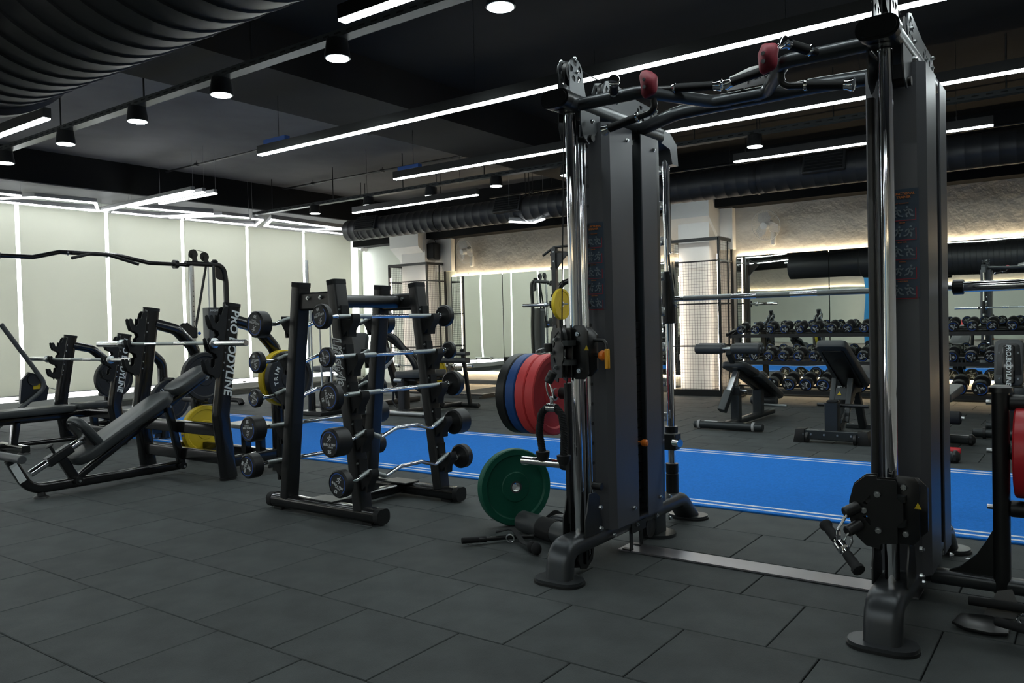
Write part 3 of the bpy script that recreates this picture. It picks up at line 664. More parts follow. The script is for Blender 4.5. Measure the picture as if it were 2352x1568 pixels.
# front pull-up bar with its grips
part('pull_up_bar', B().tube([(XL + .05, 3.25, 2.205), (-1.62, 3.25, 2.205), (-1.43, 3.61, 2.2), (-1.18, 3.61, 2.2), (-.99, 3.25, 2.205), (XRR - .05, 3.25, 2.205)], .029, 14, fil=.06), PM, T3)
part('rear_cross_bar', B().tube([(XL + .05, 3.87, 2.2), (-1.64, 3.68, 2.2), (-.97, 3.66, 2.2), (XRR - .05, 3.70, 2.2)], .034, 14, fil=.2), PM, T3)
part('brace_tube', B().tube([(-1.43, 3.6, 2.2), (-1.36, 3.66, 2.2)], .026, 10), PM, T3); part('brace_tube', B().tube([(-1.18, 3.6, 2.2), (-1.25, 3.66, 2.2)], .026, 10), PM, T3)
def grip(pts, tag):
    p, q = V(pts[-2]), V(pts[-1]); d = (q - p).normalized()
    g = part('grip_stem', B().tube(pts, .0155, 10, fil=.06), PB, T3)
    part('grip_sleeve', B().cyl(p, q - d * .02, .0195, n=14), 'foam', g)
    part('grip_end', B().lathe([(.018, -.02), (.021, -.018), (.0205, -.006), (.026, .008), (.026, .016), (.02, .02)], q, d, 16), 'chrome', g)
    part('grip_ring', B().lathe([(.0195, -.006), (.0225, -.003), (.0225, .005), (.0195, .008)], p, d, 16), 'chrome', g)
for s, c in ((1, 'left'), (-1, 'right')):
    m_ = lambda x, y, z: (TC - s * (TC - x), y, z)
    grip([m_(-1.757, 3.24, 2.205), m_(-1.73, 3.2, 2.212), m_(-1.672, 3.10, 2.226)], c)
    grip([m_(-1.60, 3.30, 2.22), m_(-1.525, 3.385, 2.232), m_(-1.33, 3.415, 2.214)], c)
    grip([m_(-1.59, 3.30, 2.2), m_(-1.585, 3.32, 2.13), m_(-1.68, 3.33, 2.118), m_(-1.845, 3.33, 2.088)], c)
    h = B(); cx, cy, cz = m_(-1.565, 3.215, 2.222)
    h.ball((0, 0, 0), 1, 18, 14)
    for i, p in enumerate(h.v):
        lump = .012 * math.sin(3 * p.x + 1) * math.cos(2.5 * p.z) - .018 * math.exp(-((p.x - .55 * s) ** 2 + (p.z - .62) ** 2) * 9)
        h.v[i] = V((cx + p.x * (.049 + lump + .008 * p.z), cy + p.y * (.03 + lump * .5), cz + p.z * (.066 + lump)))
    hold = part('climbing_hold', h, 'maroon', T3, 'lumpy dark red hand hold')
    bo = B()
    for dz in (-.02, .012): bo.bolt((cx - .006, cy - .028, cz + dz), (0, -1, 0), .009, .006)
    part('bolts', bo, 'steel', hold, kind='stuff')
# name plaque on the recessed part of the bar
pq = part('plaque', B(frame((-1.215, 3.57, 2.265), (1, 0, 0), (0, -.15, 1))).extr([(-.135, -.038), (.06, -.038), (.125, -.02), (.135, .03), (.125, .046), (-.02, .046), (-.115, .022), (-.135, .0)], .005, bev=.001), 'plaque', T3, 'pale metal name plaque')
b = B(); text(b, 'Sports', .05, frame((-1.21, 3.5655, 2.268), (1, 0, .02), (0, -.15, 1)), shear=.25, fat=.0005); part('lettering', b, 'print_black', pq)
part('plaque_post', bxs((-1.29, -1.275, 3.585, 3.6, 2.22, 2.24), (-1.17, -1.155, 3.585, 3.6, 2.22, 2.24)), PM, T3)
# foot strip across the floor
fs = part('floor_strip', bxs((XL - .02, XRR + .02, 3.66, 3.80, .0015, .0095)), 'plate_grey', T3, 'bare grey metal strip along the floor')
for X, s in ((XL, 1), (XRR, -1)):
    for y in (3.675, 3.785): part('strip_bracket', B().box((X + s * .05, y, .075), (.006, .03, .14)).box((X + s * .03, y, .0125), (.05, .03, .006)), PB, fs)
    part('strip_bracket', B().box((X + s * .066, 3.73, .125), (.006, .16, .05)), PB, fs)
# smith bar
sb = part('smith_bar', B().cyl((XL - .1, 4.30, 1.312), (XRR + .1, 4.30, 1.312), .0145, n=16), 'chrome', T3)
b = B()
for x0, x1 in ((-1.9, -1.62), (-1.48, -1.30), (-1.16, -.72)): b.cyl((x0, 4.30, 1.312), (x1, 4.30, 1.312), .0152, n=16)
part('knurling', b, 'knurl', sb, kind='stuff')
for s, x0, x1 in ((-1, XL - .1, XL - .56), (1, XRR + .115, XRR + .62)):
    part('bar_sleeve', B().cyl((x0, 4.30, 1.312), (x1, 4.30, 1.312), .025, n=20, bev=.003), 'chrome', sb); part('bar_collar', B().cyl((x0 - s * .035, 4.30, 1.312), (x0 + s * .012, 4.30, 1.312), .036, n=18, bev=.004), PB, sb)
# plate storage posts either side
def horn(xp, s, y, z, lb=.24, lc=.34):
    h = part('plate_horn', B().cyl((xp + s * .03, y, z), (xp + s * (.03 + lb), y, z), .033, n=18, bev=.004), 'rubber_black', T3)
    part('horn_sleeve', B().cyl((xp + s * (.03 + lb), y, z), (xp + s * (.03 + lb + lc), y, z), .0245, n=18, bev=.003), 'chrome', h)
    part('horn_bolt', B().cyl((xp - s * .05, y, z), (xp - s * .03, y, z), .01, n=10), 'steel', h)
for xp, s in ((-2.28, -1), (-.307, 1)):
    part('storage_post', B().sweep(rr(.06, .085, .025), [(xp, 3.75, .06), (xp, 3.75, .875)], (0, 1, 0)).lathe([(.045, 0), (.043, .02), (.03, .028)], (xp, 3.75, .868), (0, 0, 1), 16), PB, T3)
    x0 = XL - .06 if s < 0 else XRR + .06; x1 = xp + s * .25
    part('storage_beam', B().sweep(rr(.075, .06, .022), fillet([(x0, 3.75, .09), (x1 - s * .08, 3.75, .09), (x1, 3.75, .012)], .07)), PM, T3)
    part('foot_plate', B().cyl((x1, 3.75, 0), (x1, 3.75, .014), .06, n=18), PB, T3)
    part('gusset', B().extr([(0, .09), (0, .29), (-.02, .25), (-.06, .18), (-.12, .12), (-.16, .10), (-.17, .09)], .02, Matrix(((s, 0, 0, xp - s * .03), (0, 0, -1, 3.75), (0, 1, 0, .02), (0, 0, 0, 1)))), PB, T3)
horn(-2.28, -1, 3.75, .80, .09, .31); horn(-2.28, -1, 3.75, .405, .09, .27); horn(-.307, 1, 3.75, .826); horn(-.307, 1, 3.75, .402); horn(-.307, 1, 3.75, .63, .03, .1)
# carriages on the chrome tubes
def carriage(X, z, s, tilt):
    c = part('carriage', B().box((X + .06, 3.24, z), (.13, .085, .23), .035), PB, T3)
    part('carriage_plate', B(frame((X + .055, 3.19, z), (1, 0, 0), (0, 0, 1))).extr([(-.07, .07), (-.02, .125), (.03, .125), (.05, .1), (.05, -.1), (.03, -.125), (-.02, -.125), (-.07, -.07)], .012, bev=.002), PB, c)
    ang = R(tilt); A = Matrix.Translation((X, 3.17, z)) @ Matrix.Rotation(ang, 4, 'Z')
    for y in (-.035, .01):
        part('swivel_plate', B(A @ Matrix(((1, 0, 0, -.02), (0, 0, -1, y), (0, 1, 0, 0), (0, 0, 0, 1)))).extr([(.055, .10), (.05, .115), (-.01, .115), (-.012, .13), (-.05, .125), (-.09, .09), (-.105, .03), (-.105, -.03), (-.09, -.09), (-.05, -.13), (-.005, -.14), (0, -.12), (.055, -.115), (.055, -.05), (.075, -.03), (.075, .03), (.055, .05)], .006, holes=[[(-.06, .025), (-.035, .055), (-.03, .04), (-.045, .02)], [(-.06, -.025), (-.045, -.02), (-.03, -.04), (-.035, -.055)]]), PB, c)
    for dz in (.062, -.07):
        b = pulley((0, 0, 0), .05, (0, 1, 0)); b.v = [A @ (p + V((-.035, -.012, dz))) for p in b.v]; part('pulley', b, 'rubber_black', c)
    bo = B()
    for dx, dz in ((-.03, .062), (-.075, 0), (-.028, -.07)): bo.bolt(A @ V((dx, -.04, dz)), A.to_3x3() @ V((0, -1, 0)), .012, .009)
    for dx, dz in ((.055, .085), (.06, -.085)): bo.bolt((X + dx, 3.183, z + dz), (0, -1, 0), .012, .009)
    part('bolts', bo, 'steel', c, kind='stuff')
    for dz in (.045, -.045): part('swivel_lug', B(A).cyl((.03, -.0, dz - .012), (.03, -.0, dz + .012), .035, n=16), 'dark_metal', c)
    if s > 0: part('release_knob', B().cyl((X + .125, 3.225, z - .015), (X + .155, 3.215, z - .015), .011, n=10), PB, c)
    if s > 0: part('knob_head', B().lathe([(.009, 0), (.02, .008), (.024, .02), (.018, .034), (.006, .038)], (X + .15, 3.217, z - .015), (.95, -.3, 0), 16), 'orange', c)
    hx = X if s > 0 else X - .30
    hd = part('release_handle', B().tube([(hx + (.12 if s > 0 else .28), 3.22, z + .055), (hx + .19, 3.2, z + .055), (hx + .20, 3.198, z + .0)], .008, 10, fil=.025), PB, c)
    part('handle_grip', B().box((hx + .20, 3.197, z - .03), (.02, .02, .09), .003), 'amber', hd)
    part('warning_sticker', B(frame((X + .1, 3.1835, z + .02), (1, 0, 0), (0, 0, 1))).extr([(-.012, -.01), (.012, -.01), (0, .014)], .001), 'rubber_yellow', c, 'yellow triangular warning sticker')
    return A
AL = carriage(XL, 1.05, 1, -38); AR = carriage(XRR, .475, -1, 8)
# the two pulling cables with rubber stoppers
def ball_stop(p, q, n): return part('cable_stop', B().cyl(p, q, .021, n=16, bev=.004).cyl(V(p) * .55 + V(q) * .45 + V((0, -.02, 0)), V(p) * .55 + V(q) * .45 + V((0, -.0225, 0)), .006, n=8), 'rubber_black', n)
part('cable', B().tube([(XL, 3.205, 2.36), (XL - .01, 3.15, 1.17), (XL - .04, 3.13, 1.12)], .0032, 6), 'rubber_black', T3)
part('cable', B().tube([(XRR, 3.205, 2.36), (XRR - .005, 3.14, .6)], .0032, 6), 'rubber_black', T3)
part('cable', B().tube([(XL, 3.32, 2.40), (XL, 3.55, 2.39)], .003, 6), 'rubber_black', T3); part('cable', B().tube([(XRR, 3.32, 2.40), (XRR, 3.55, 2.39)], .003, 6), 'rubber_black', T3)
part('cable', B().tube([(XL - .035, 3.22, .95), (XL - .03, 3.22, .08)], .003, 6), 'rubber_black', T3)
ball_stop((XL - .075, 3.13, 1.095), (XL - .075, 3.13, 1.055), T3); ball_stop((XL - .03, 3.10, .965), (XL - .055, 3.09, .915), T3)
ball_stop((XRR - .085, 3.11, .49), (XRR - .125, 3.07, .467), T3); ball_stop((XRR - .08, 3.11, .425), (XRR - .115, 3.06, .402), T3)
def snap(p, q, side, wd=.012, r=.0035):      # carabiner between two points
    p, q = V(p), V(q); d = (q - p); n = V(side).normalized(); pts = []
    for i in range(20): a = 2 * PI * i / 20; pts.append(p + d * (.5 - .5 * math.cos(a)) + n * wd * math.sin(a))
    return B().tube(pts, r, 7, closed=True, up=n.cross(d)).cyl(p * .65 + q * .35 + n * wd, p * .45 + q * .55 + n * wd, r * 1.7, n=8)
part('snap_hook', snap((XL - .075, 3.125, 1.06), (XL - .11, 3.08, 1.055), (0, .4, 1), .012), 'steel', T3)
part('snap_hook', snap((XRR - .105, 3.06, .40), (XRR - .12, 3.055, .33), (1, .2, 0)), 'steel', T3)
# rope hanging from the left carriage
rp = thing('triceps_rope', 'black twisted triceps rope hanging from the left carriage of the pulley machine', 'rope', (-2.02, 3.09, .56))
part('snap_hook', snap((-2.05, 3.09, .92), (-2.022, 3.085, .835), (1, .1, 0), .013), 'steel', rp)
part('clasp', B().cyl((-2.048, 3.085, .80), (-2.0, 3.085, .80), .019, n=16).box((-2.024, 3.085, .83), (.018, .012, .045), .004), 'chrome', rp)
def twist(pts, name):
    pts = [V(p) for p in fillet(pts, .05, 8)]; n = 70; L_ = [0]
    for i in range(1, len(pts)): L_.append(L_[-1] + (pts[i] - pts[i - 1]).length)
    def at(t):
        for i in range(1, len(pts)):
            if t <= L_[i]: f = (t - L_[i - 1]) / (L_[i] - L_[i - 1]); return pts[i - 1].lerp(pts[i], f), (pts[i] - pts[i - 1]).normalized()
        return pts[-1], (pts[-1] - pts[-2]).normalized()
    b = B()
    for k in range(3):
        q = []
        for i in range(n + 1):
            p, t = at(L_[-1] * i / n); u = V((0, 1, 0)); sd = t.cross(u).normalized(); a = 2 * PI * k / 3 + i * .62
            q.append(p + (sd * math.cos(a) + sd.cross(t) * math.sin(a)) * .0085)
        b.tube(q, .0098, 6)
    return part(name, b, 'foam', rp)
twist([(-2.045, 3.085, .80), (-2.085, 3.088, .775), (-2.10, 3.09, .68), (-2.083, 3.09, .585)], 'strand'); twist([(-2.003, 3.085, .80), (-1.973, 3.09, .77), (-1.962, 3.09, .68), (-1.968, 3.09, .575)], 'strand')
for x, z in ((-2.083, .585), (-1.968, .575)): part('end_stop', B().lathe([(.008, -.04), (.022, -.034), (.031, -.012), (.033, .008), (.028, .01)], (x, 3.09, z), (0, 0, 1), 18), 'rubber_black', rp)
# straight handle hanging from the right carriage
hb = thing('pull_bar', 'short chrome pull bar with black grips hanging from the right carriage', 'handle', (-.745, 3.03, .35))
part('snap_hook', snap((-.735, 3.065, .462), (-.765, 3.05, .41), (.4, .3, 1), .012), 'steel', hb)
e0, e1 = V((-.825, 3.10, .415)), V((-.665, 2.94, .298)); d = (e1 - e0)
part('bar', B().cyl(e0 + d * .05, e1 - d * .05, .0125, n=14), 'chrome', hb)
part('swivel', B().cyl(e0 + d * .42, e0 + d * .58, .022, n=16, bev=.005).box(e0 + d * .48 + V((-.008, 0, .034)), (.018, .014, .05), .006), 'chrome', hb)
for a, c in ((0, .34), (1, .66)):
    p, q = e0 + d * a, e0 + d * c; u = (q - p).normalized()
    part('grip', B().lathe([(.010, 0), (.0225, .006), (.0235, .018), (.017, .03), (.0185, .05), (.0165, .062), (.0185, .074), (.0165, .09)], p, u, 16), 'foam', hb)

# ================================================================ BUMPER PLATES
def bumper(label, c, ax, r, th, mt, ring=True, words=None, group=None, wmat='print_white', rot=0.0):
    t = thing('weight_plate', label, 'weight plate', c, group); ax = V(ax).normalized()
    h = th / 2
    part('disc', B().lathe([(.028, -h * .8), (.085, -h * .8), (.09, -h * .62), (r * .80, -h * .62), (r * .84, -h), (r - .006, -h), (r, -h + .006), (r, h - .006), (r - .006, h), (r * .84, h), (r * .80, h * .62), (.09, h * .62), (.085, h * .8), (.028, h * .8), (.028, -h * .8)], c, ax, 48, cap=False), mt, t)
    part('hub', B().ring([(.0255, -h * .86), (.036, -h * .86), (.036, h * .86), (.0255, h * .86)], c, ax, 24), 'steel', t)
    if words:
        q = ax.to_track_quat('Z', 'Y').to_matrix().to_4x4(); b = B()
        T0 = Matrix.Translation(V(c) + ax * (h * .62 + .0008)) @ q
        for wd, a0, a1 in words:
            n = len(wd)
            for i, chh in enumerate(wd):
                if chh == ' ': continue
                a = a0 + (a1 - a0) * (i / max(1, n - 1)); rr0 = r * .64
                text(b, chh, .052, T0 @ Matrix.Rotation(a + rot, 4, 'Z') @ Matrix.Translation((0, rr0, 0)), fat=.0015)
        part('lettering', b, wmat, t)
    return t
g = 'bumper plates on the upper left horn'
bumper('black bumper plate, farthest out on the upper left horn', (-2.655, 3.75, .792), (1, 0, 0), .228, .062, 'rubber_black')
bumper('blue bumper plate on the upper left horn beside the black one', (-2.59, 3.75, .792), (1, 0, 0), .228, .062, 'rubber_blue')
bumper('red bumper plate between the blue plate and the inner red plate', (-2.525, 3.75, .792), (1, 0, 0), .228, .062, 'rubber_red')
bumper('inner red bumper plate nearest the machine, behind the rope', (-2.46, 3.75, .792), (1, 0, 0), .228, .062, 'rubber_red')
bumper('dark green bumper plate standing on the floor against the lower left horn', (-2.79, 3.83, .226), (.86, -.50, .04), .226, .06, 'rubber_green')
bumper('red plate at the right picture edge on the right storage post', (-.232, 3.75, .63), (1, 0, 0), .18, .05, 'bright_red')
# ================================================================ BARBELL RACK
RX = -3.975
rk = thing('barbell_rack', 'black A-frame barbell rack with five tiers on both sides', 'barbell rack', (RX, 3.765, 0))
legx = lambda z: .347 - .181 * (z - .09) / 1.39
TIERS = (1.26, 1.02, .79, .56, .32)
for y in (3.40, 4.13):
    ft = part('foot', B().sweep(rr(.10, .085, .03), [(RX - .50, y, .055), (RX + .50, y, .055)]), 'gloss_black', rk)
    for s in (-1, 1):
        part('end_cap', B().sweep(rr(.106, .092, .035), fillet([(RX + s * .485, y, .055), (RX + s * .525, y, .055)], .01)), 'foam', ft)
        part('foot_pad', bxs((RX + s * .42 - .04, RX + s * .42 + .04, y - .04, y + .04, 0, .014)), 'rubber_black', ft)
        lg = part('leg', B().sweep(rr(.075, .105, .014), [(RX + s * legx(.08), y, .08), (RX + s * legx(1.47), y, 1.47)], (0, 1, 0)), 'powder_black', rk)
        part('leg_cap', B().sweep(rr(.08, .11, .018), [(RX + s * legx(1.46), y, 1.46), (RX + s * legx(1.485), y, 1.485), (RX + s * legx(1.49), y, 1.49)], (0, 1, 0)), 'foam', lg)
        for z in TIERS:
            x = RX + s * (legx(z) + .036)
            hk = part('bar_hook', B(Matrix(((s, 0, 0, x), (0, 0, -1, y), (0, 1, 0, z), (0, 0, 0, 1)))).extr([(-.02, -.14), (.0, .07), (.012, .07), (.016, .0), (.032, -.012), (.05, -.0165), (.086, -.0165), (.094, .014), (.104, .016), (.112, .0), (.112, -.03), (.074, -.085), (.07, -.125), (.054, -.125), (.056, -.085), (.02, -.12)], .06), 'foam', rk)
            part('hook_bolt', B().bolt((x + s * .004 - s * .01, y - .031, z + .045), (0, -1, 0), .009), 'steel', hk)
    part('top_yoke', B().box((RX, y + (.0), 1.365), (.31, .06, .115), .012), 'powder_black', rk)
    bo = B()
    for dx in (-.06, .06): bo.bolt((RX + dx, y - .03, 1.385), (0, -1, 0), .014, .012)
    part('bolts', bo, 'steel', rk, kind='stuff')
part('top_tube', B().cyl((RX, 3.42, 1.365), (RX, 4.11, 1.365), .042, n=20), 'powder_black', rk)
part('base_tube', B().sweep(rr(.09, .06, .015), [(RX, 3.44, .06), (RX, 4.09, .06)]), 'gloss_black', rk)
for y, s in ((3.40, 1), (4.13, -1)): part('joint_plate', B().box((RX, y + s * .03, .10), (.22, .14, .012), .003), 'powder_black', rk)
# script lettering on the near right leg (front face)
b = B(); p0 = V((RX + legx(1.16) - .004, 3.3465, 1.16)); dd = V((legx(.7) - legx(1.2), 0, -.5)).normalized()
T = frame(p0 + dd * .17, dd, (0, 0, 1)); text(b, 'Lifestyle', .105, T, shear=.35, fat=.006, sx=.86); part('lettering', b, 'print_white', rk)
b = B(); T2 = T.copy(); T2.translation += V((0, -.0012, 0)); text(b, 'Lifestyle', .105, T2, shear=.35, fat=-.0002, sx=.86); part('lettering', b, 'powder_black', rk)

def barbell(z, s, ez, kg, D, th, rot, label):
    x = RX + s * (legx(z) + .036 + .066); yc = 3.72; y0, y1 = 3.17, 4.27
    t = thing('fixed_barbell', label, 'barbell', (x, yc, z), 'fixed barbells on the A-frame rack'); dz = -.034 if ez else 0
    a, e = yc - .46, yc + .46
    if ez: path = [(x, y0 + .02, z + dz), (x, 3.29, z + dz), (x, 3.40, z), (x, 3.53, z - .052), (x, 3.66, z - .012), (x, 3.86, z - .012), (x, 3.99, z - .052), (x, 4.13, z), (x, 4.22, z + dz), (x, y1 - .02, z + dz)]
    else: path = [(x, y0 + .02, z), (x, y1 - .02, z)]
    part('bar', B().tube(path, .0125, 12, fil=.035 if ez else 0), 'chrome', t)
    if ez:
        for q in ([path[1], path[2], path[3]], [path[6], path[7], path[8]]):
            q = [V(q[0]).lerp(V(q[1]), .25), V(q[1]), V(q[2]).lerp(V(q[1]), .05)]; part('grip', B().tube(q, .0148, 12, fil=.035), 'knurl', t)
    else:
        for q0, q1 in ((3.29, 3.56), (3.90, 4.18)): part('grip', B().cyl((x, q0, z), (x, q1, z), .0148, n=14), 'knurl', t)
    r = D / 2
    for y, sg in ((y0, -1), (y1, 1)):
        hd = part('weight_head', B().lathe([(.03, -th / 2), (r - .012, -th / 2), (r, -th / 2 + .01), (r, th / 2 - .01), (r - .01, th / 2), (r * .86, th / 2), (r * .84, th / 2 - .003), (.001, th / 2 - .003)], (x, y, z + dz), (0, sg, 0), 40), 'rubber_black', t)
        part('collar', B().cyl((x, y - sg * th / 2, z + dz), (x, y - sg * (th / 2 + .035), z + dz), .021, n=18, bev=.003), 'chrome', hd)
        if sg < 0:
            T = frame((x, y - th / 2 + .0024, z + dz), (1, 0, 0), (0, 0, 1)) @ Matrix.Rotation(-R(rot), 4, 'Z')
            part('blue_ring', band(B(), r * .78, r * .055, R(-35), R(215), T, .001), 'blue_ring', hd)
            b = B(); stick(b, T @ Matrix.Translation((.0, r * .30, 0)), r * .62, .085)
            text(b, 'BUILD & TRIM', r * .23, T @ Matrix.Translation((0, -r * .12, 0)), fat=.0004, shear=.15, sx=.82); text(b, 'FITNESS', r * .15, T @ Matrix.Translation((r * .1, -r * .29, 0)), shear=.15)
            text(b, kg, r * .30, T @ Matrix.Translation((0, -r * .60, 0)), fat=.0012, sx=1.1); part('lettering', b, 'print_white', hd)
    return t
NM = ['top', 'second', 'third', 'fourth', 'bottom']
RT = [(0, '10', .15, .05, 165), (0, '7.5', .12, .042, 70), (0, '15', .172, .058, 70), (1, '25', .172, .115, 0), (1, '15', .165, .062, 22)]
LT = [(1, '20', .168, .085, 192), (1, '10', .138, .048, 165), (1, '7.5', .118, .042, 205), (0, '25', .165, .10, 176), (0, '20', .16, .085, 112)]
for (z, a, c, n_) in zip(TIERS, RT, LT, NM):
    barbell(z, 1, *a[:3], a[3], a[4], '%s barbell marked %s on the right side of the rack, %s tier' % ('zigzag curl' if a[0] else 'straight', a[1].replace('.', ' point '), n_))
    barbell(z, -1, *c[:3], c[3], c[4], '%s barbell marked %s on the left side of the rack, %s tier' % ('zigzag curl' if c[0] else 'straight', c[1].replace('.', ' point '), n_))

# ================================================================ BENCH PRESS STATIONS
def MYZ(x, s=1): return Matrix(((0, 0, s, x), (1, 0, 0, 0), (0, 1, 0, 0), (0, 0, 0, 1)))     # outline (y,z), thickness along x
def station(name, label, Xl, Xr, yo, k, xc, lower):
    t = thing(name, label, 'bench press', ((Xl + Xr) / 2, 3.84 + yo, 0))
    P = lambda x, y, z: (x, y + yo, z * k)
    for X in (Xl, Xr):
        po = part('upright', B().sweep(rr(.088, .145, .043), fillet([P(X, 3.84, .015), P(X, 3.782, .52), P(X, 3.915, 1.40)], .25, 8), (0, 1, 0)), 'gloss_black', t)
        part('upright_cap', B().sweep(rr(.09, .147, .043), [P(X, 3.9145, 1.385), P(X, 3.918, 1.412)], (0, 1, 0)), 'foam', po)
        part('foot_cap', B().sweep(rr(.082, .138, .036), [P(X, 3.836, 0), P(X, 3.832, .03)], (0, 1, 0)), 'rubber_black', po)
        part('brace', B().sweep(rr(.095, .11, .045), fillet([P(X, 3.93, 1.275), P(X, 4.15, 1.215), P(X, 4.335, 1.02), P(X, 4.335, .02)], .16, 8), (1, 0, 0)), 'gloss_black', t)
        part('foot_cap', B().sweep(rr(.1, .1, .03), [P(X, 4.335, 0), P(X, 4.335, .028)], (1, 0, 0)), 'rubber_black', t)
        part('foot_gusset', B(MYZ(X)).extr([(4.28 + yo, .03), (4.28 + yo, .2), (4.22 + yo, .03)], .02), 'powder_black', t)
        # gun rack plates with three hooks
        o = [(3.775, .86), (3.862, 1.38), (3.835, 1.385), (3.815, 1.365), (3.80, 1.315)]
        for hz, hy in ((1.27, 3.715), (1.09, 3.69), (.92, 3.665)):
            o += [(hy + .065, hz + .05), (hy + .06, hz + .0), (hy + .04, hz - .018), (hy + .02, hz - .012), (hy + .002, hz + .045), (hy - .012, hz + .05), (hy - .022, hz + .04), (hy - .018, hz - .0), (hy + .0, hz - .055), (hy + .05, hz - .08), (hy + .062, hz - .11)]
        o += [(3.735, .83), (3.755, .82)]
        for dx in (-.03, .03): part('hook_plate', B(MYZ(X + dx)).extr([(y + yo, z * k) for y, z in o], .01), 'foam', po)
        bo = B()
        for z in (1.28, 1.2, 1.1, 1.02, .94, .88): bo.cyl(P(X + .041, 3.795 + (z - .9) * .16, z), P(X + .045, 3.795 + (z - .9) * .16, z), .006, n=8)
        part('bolts', bo, 'steel', po, kind='stuff')
        for z, ly in ((.80, .0), (.55, .0), (.30, .0)):
            for s in ((1,) if X == Xr else (1, -1)):
                part('plate_horn', B().cyl(P(X + s * .04, 4.335, z), P(X + s * .05, 4.335, z), .04, n=16).cyl(P(X + s * .05, 4.335, z), P(X + s * .21, 4.335, z), .0235, n=14, bev=.004), 'rubber_black', t)
        part('side_rail', B().sweep(rr(.05, .09, .012), [P(X, 3.82, .14), P(X, 4.30, .14)]), 'gloss_black', t)
    for y, z in ((3.80, .40), (3.83, .17), (4.33, .12)): part('cross_rail', B().sweep(rr(.06, .10, .012), [P(Xl, y, z), P(Xr, y, z)]), 'gloss_black', t)
    part('spotter_step', B().box(P((Xl + Xr) / 2 + .3, 4.30, .37), (.52, .30, .035), .006), 'steel', t, 'checker plate spotter step')
    part('step_leg', bxs((Xr - .42, Xr - .36, 4.26 + yo, 4.32 + yo, .05, .36 * k), (Xr - .22, Xr - .16, 4.26 + yo, 4.32 + yo, .05, .36 * k)), 'gloss_black', t)
    b = B(); a, e = V(P(Xr + .0455, 3.915, 1.34)), V(P(Xr + .0455, 3.82, .70)); d = (e - a).normalized()
    text(b, 'PRO BODYLINE', .098 * k, frame((a + e) / 2, d, (0, 1, 0)), fat=.0024, shear=.12, ext=.001); part('lettering', b, 'print_white', t)
    return t, P
def olympic(x0, x1, y, z, label, name='olympic_barbell'):
    t = thing(name, label, 'barbell', ((x0 + x1) / 2, y, z))
    part('shaft', B().cyl((x0 + .42, y, z), (x1 - .42, y, z), .0142, n=14), 'chrome', t)
    for a, e in ((.46, .80), (.98, 1.24), (1.42, 1.76)):
        part('knurling', B().cyl((x0 + a, y, z), (x0 + e, y, z), .0148, n=14), 'knurl', t)
    for s, xe in ((1, x0), (-1, x1)):
        sl = part('sleeve', B().cyl((xe, y, z), (xe + s * .415, y, z), .025, n=20, bev=.003), 'chrome', t)
        part('inner_collar', B().lathe([(.026, -.02), (.04, -.016), (.041, .0), (.036, .012), (.03, .03)], (xe + s * .415, y, z), (s, 0, 0), 20), 'steel', t)
    return t
tA, PA = station('bench_press_station', 'taller black bench press station with incline bench, nearest on the left', -6.82, -5.63, 0, 1.0, -6.25, 0)
olympic(-7.375, -5.175, 3.715, 1.098, 'chrome barbell across the hooks of the taller near bench press station')
tB, PB_ = station('bench_press_station', 'lower black bench press station with flat bench, farther left', -9.60, -8.41, .60, .84, -9.0, 0)
olympic(-10.12, -7.90, 4.305, .922, 'chrome barbell across the hooks of the lower far bench press station')
def slab(path0, path1, wx, th, xc, r0=.04, taper=1.0, bev=.02):      # padded board between two points in the YZ plane
    p, q = V((xc, *path0)), V((xc, *path1)); d = (q - p); L_ = d.length
    o = []
    n = 6; w0, w1 = wx / 2, wx / 2 * taper
    for sx, sy, a0 in ((1, 1, 0), (-1, 1, 90), (-1, -1, 180), (1, -1, 270)):
        ww = w1 if sy > 0 else w0; rad = min(r0 if sy > 0 else r0, ww * .98)
        for k in range(n + 1): a = R(a0 + 90 * k / n); o.append((sx * (ww - rad) + rad * math.cos(a), sy * (L_ / 2 - rad) + rad * math.sin(a)))
    return B(frame((p + q) / 2, (1, 0, 0), d)).extr(o, th, bev=bev)
# incline bench of station A
ib = thing('incline_bench', 'black padded incline bench leaning up inside the taller bench press station', 'bench', (-6.27, 3.2, 0))
X = -6.27
part('base_rail', B().sweep(rr(.075, .06, .02), fillet([(X, 3.80, .07), (X, 2.62, .07), (X, 2.50, .31)], .16, 8), (1, 0, 0)), 'gloss_black', ib)
part('rubber_foot', B().lathe([(.055, 0), (.05, .012), (.03, .02), (.026, .045)], (X, 2.70, 0)), 'rubber_black', ib)
part('foot_bar', B().cyl((X - .24, 2.50, .325), (X + .20, 2.50, .325), .03, n=18, bev=.004), 'vinyl_grey', ib)
part('label', B().box((X + .0385, 2.535, .21), (.002, .05, .15), rot=Matrix.Rotation(R(26), 3, 'X')), 'print_white', ib, 'white and red warning label')
part('backrest', slab((2.93, .225), (3.72, .675), .27, .075, X, .11), 'vinyl', ib); part('headrest', slab((3.735, .685), (4.08, .875), .25, .075, X, .08, .85), 'vinyl', ib)
part('back_support', B().sweep(rr(.05, .05, .01), [(X, 2.97, .11), (X, 4.05, .79)], (1, 0, 0)), 'gloss_black', ib)
part('strut', B().sweep(rr(.06, .05, .01), [(X + .03, 3.70, .57), (X + .03, 3.81, .05)], (1, 0, 0)), 'gloss_black', ib)
part('hinge', B().cyl((X - .06, 3.80, .07), (X + .07, 3.80, .07), .03, n=14), 'powder_black', ib); part('hinge', B().cyl((X - .06, 2.95, .085), (X + .06, 2.95, .085), .03, n=14), 'powder_black', ib)
part('seat_post', B().sweep(rr(.07, .05, .012), [(X, 2.96, .07), (X, 2.84, .29)], (1, 0, 0)), 'gloss_black', ib)
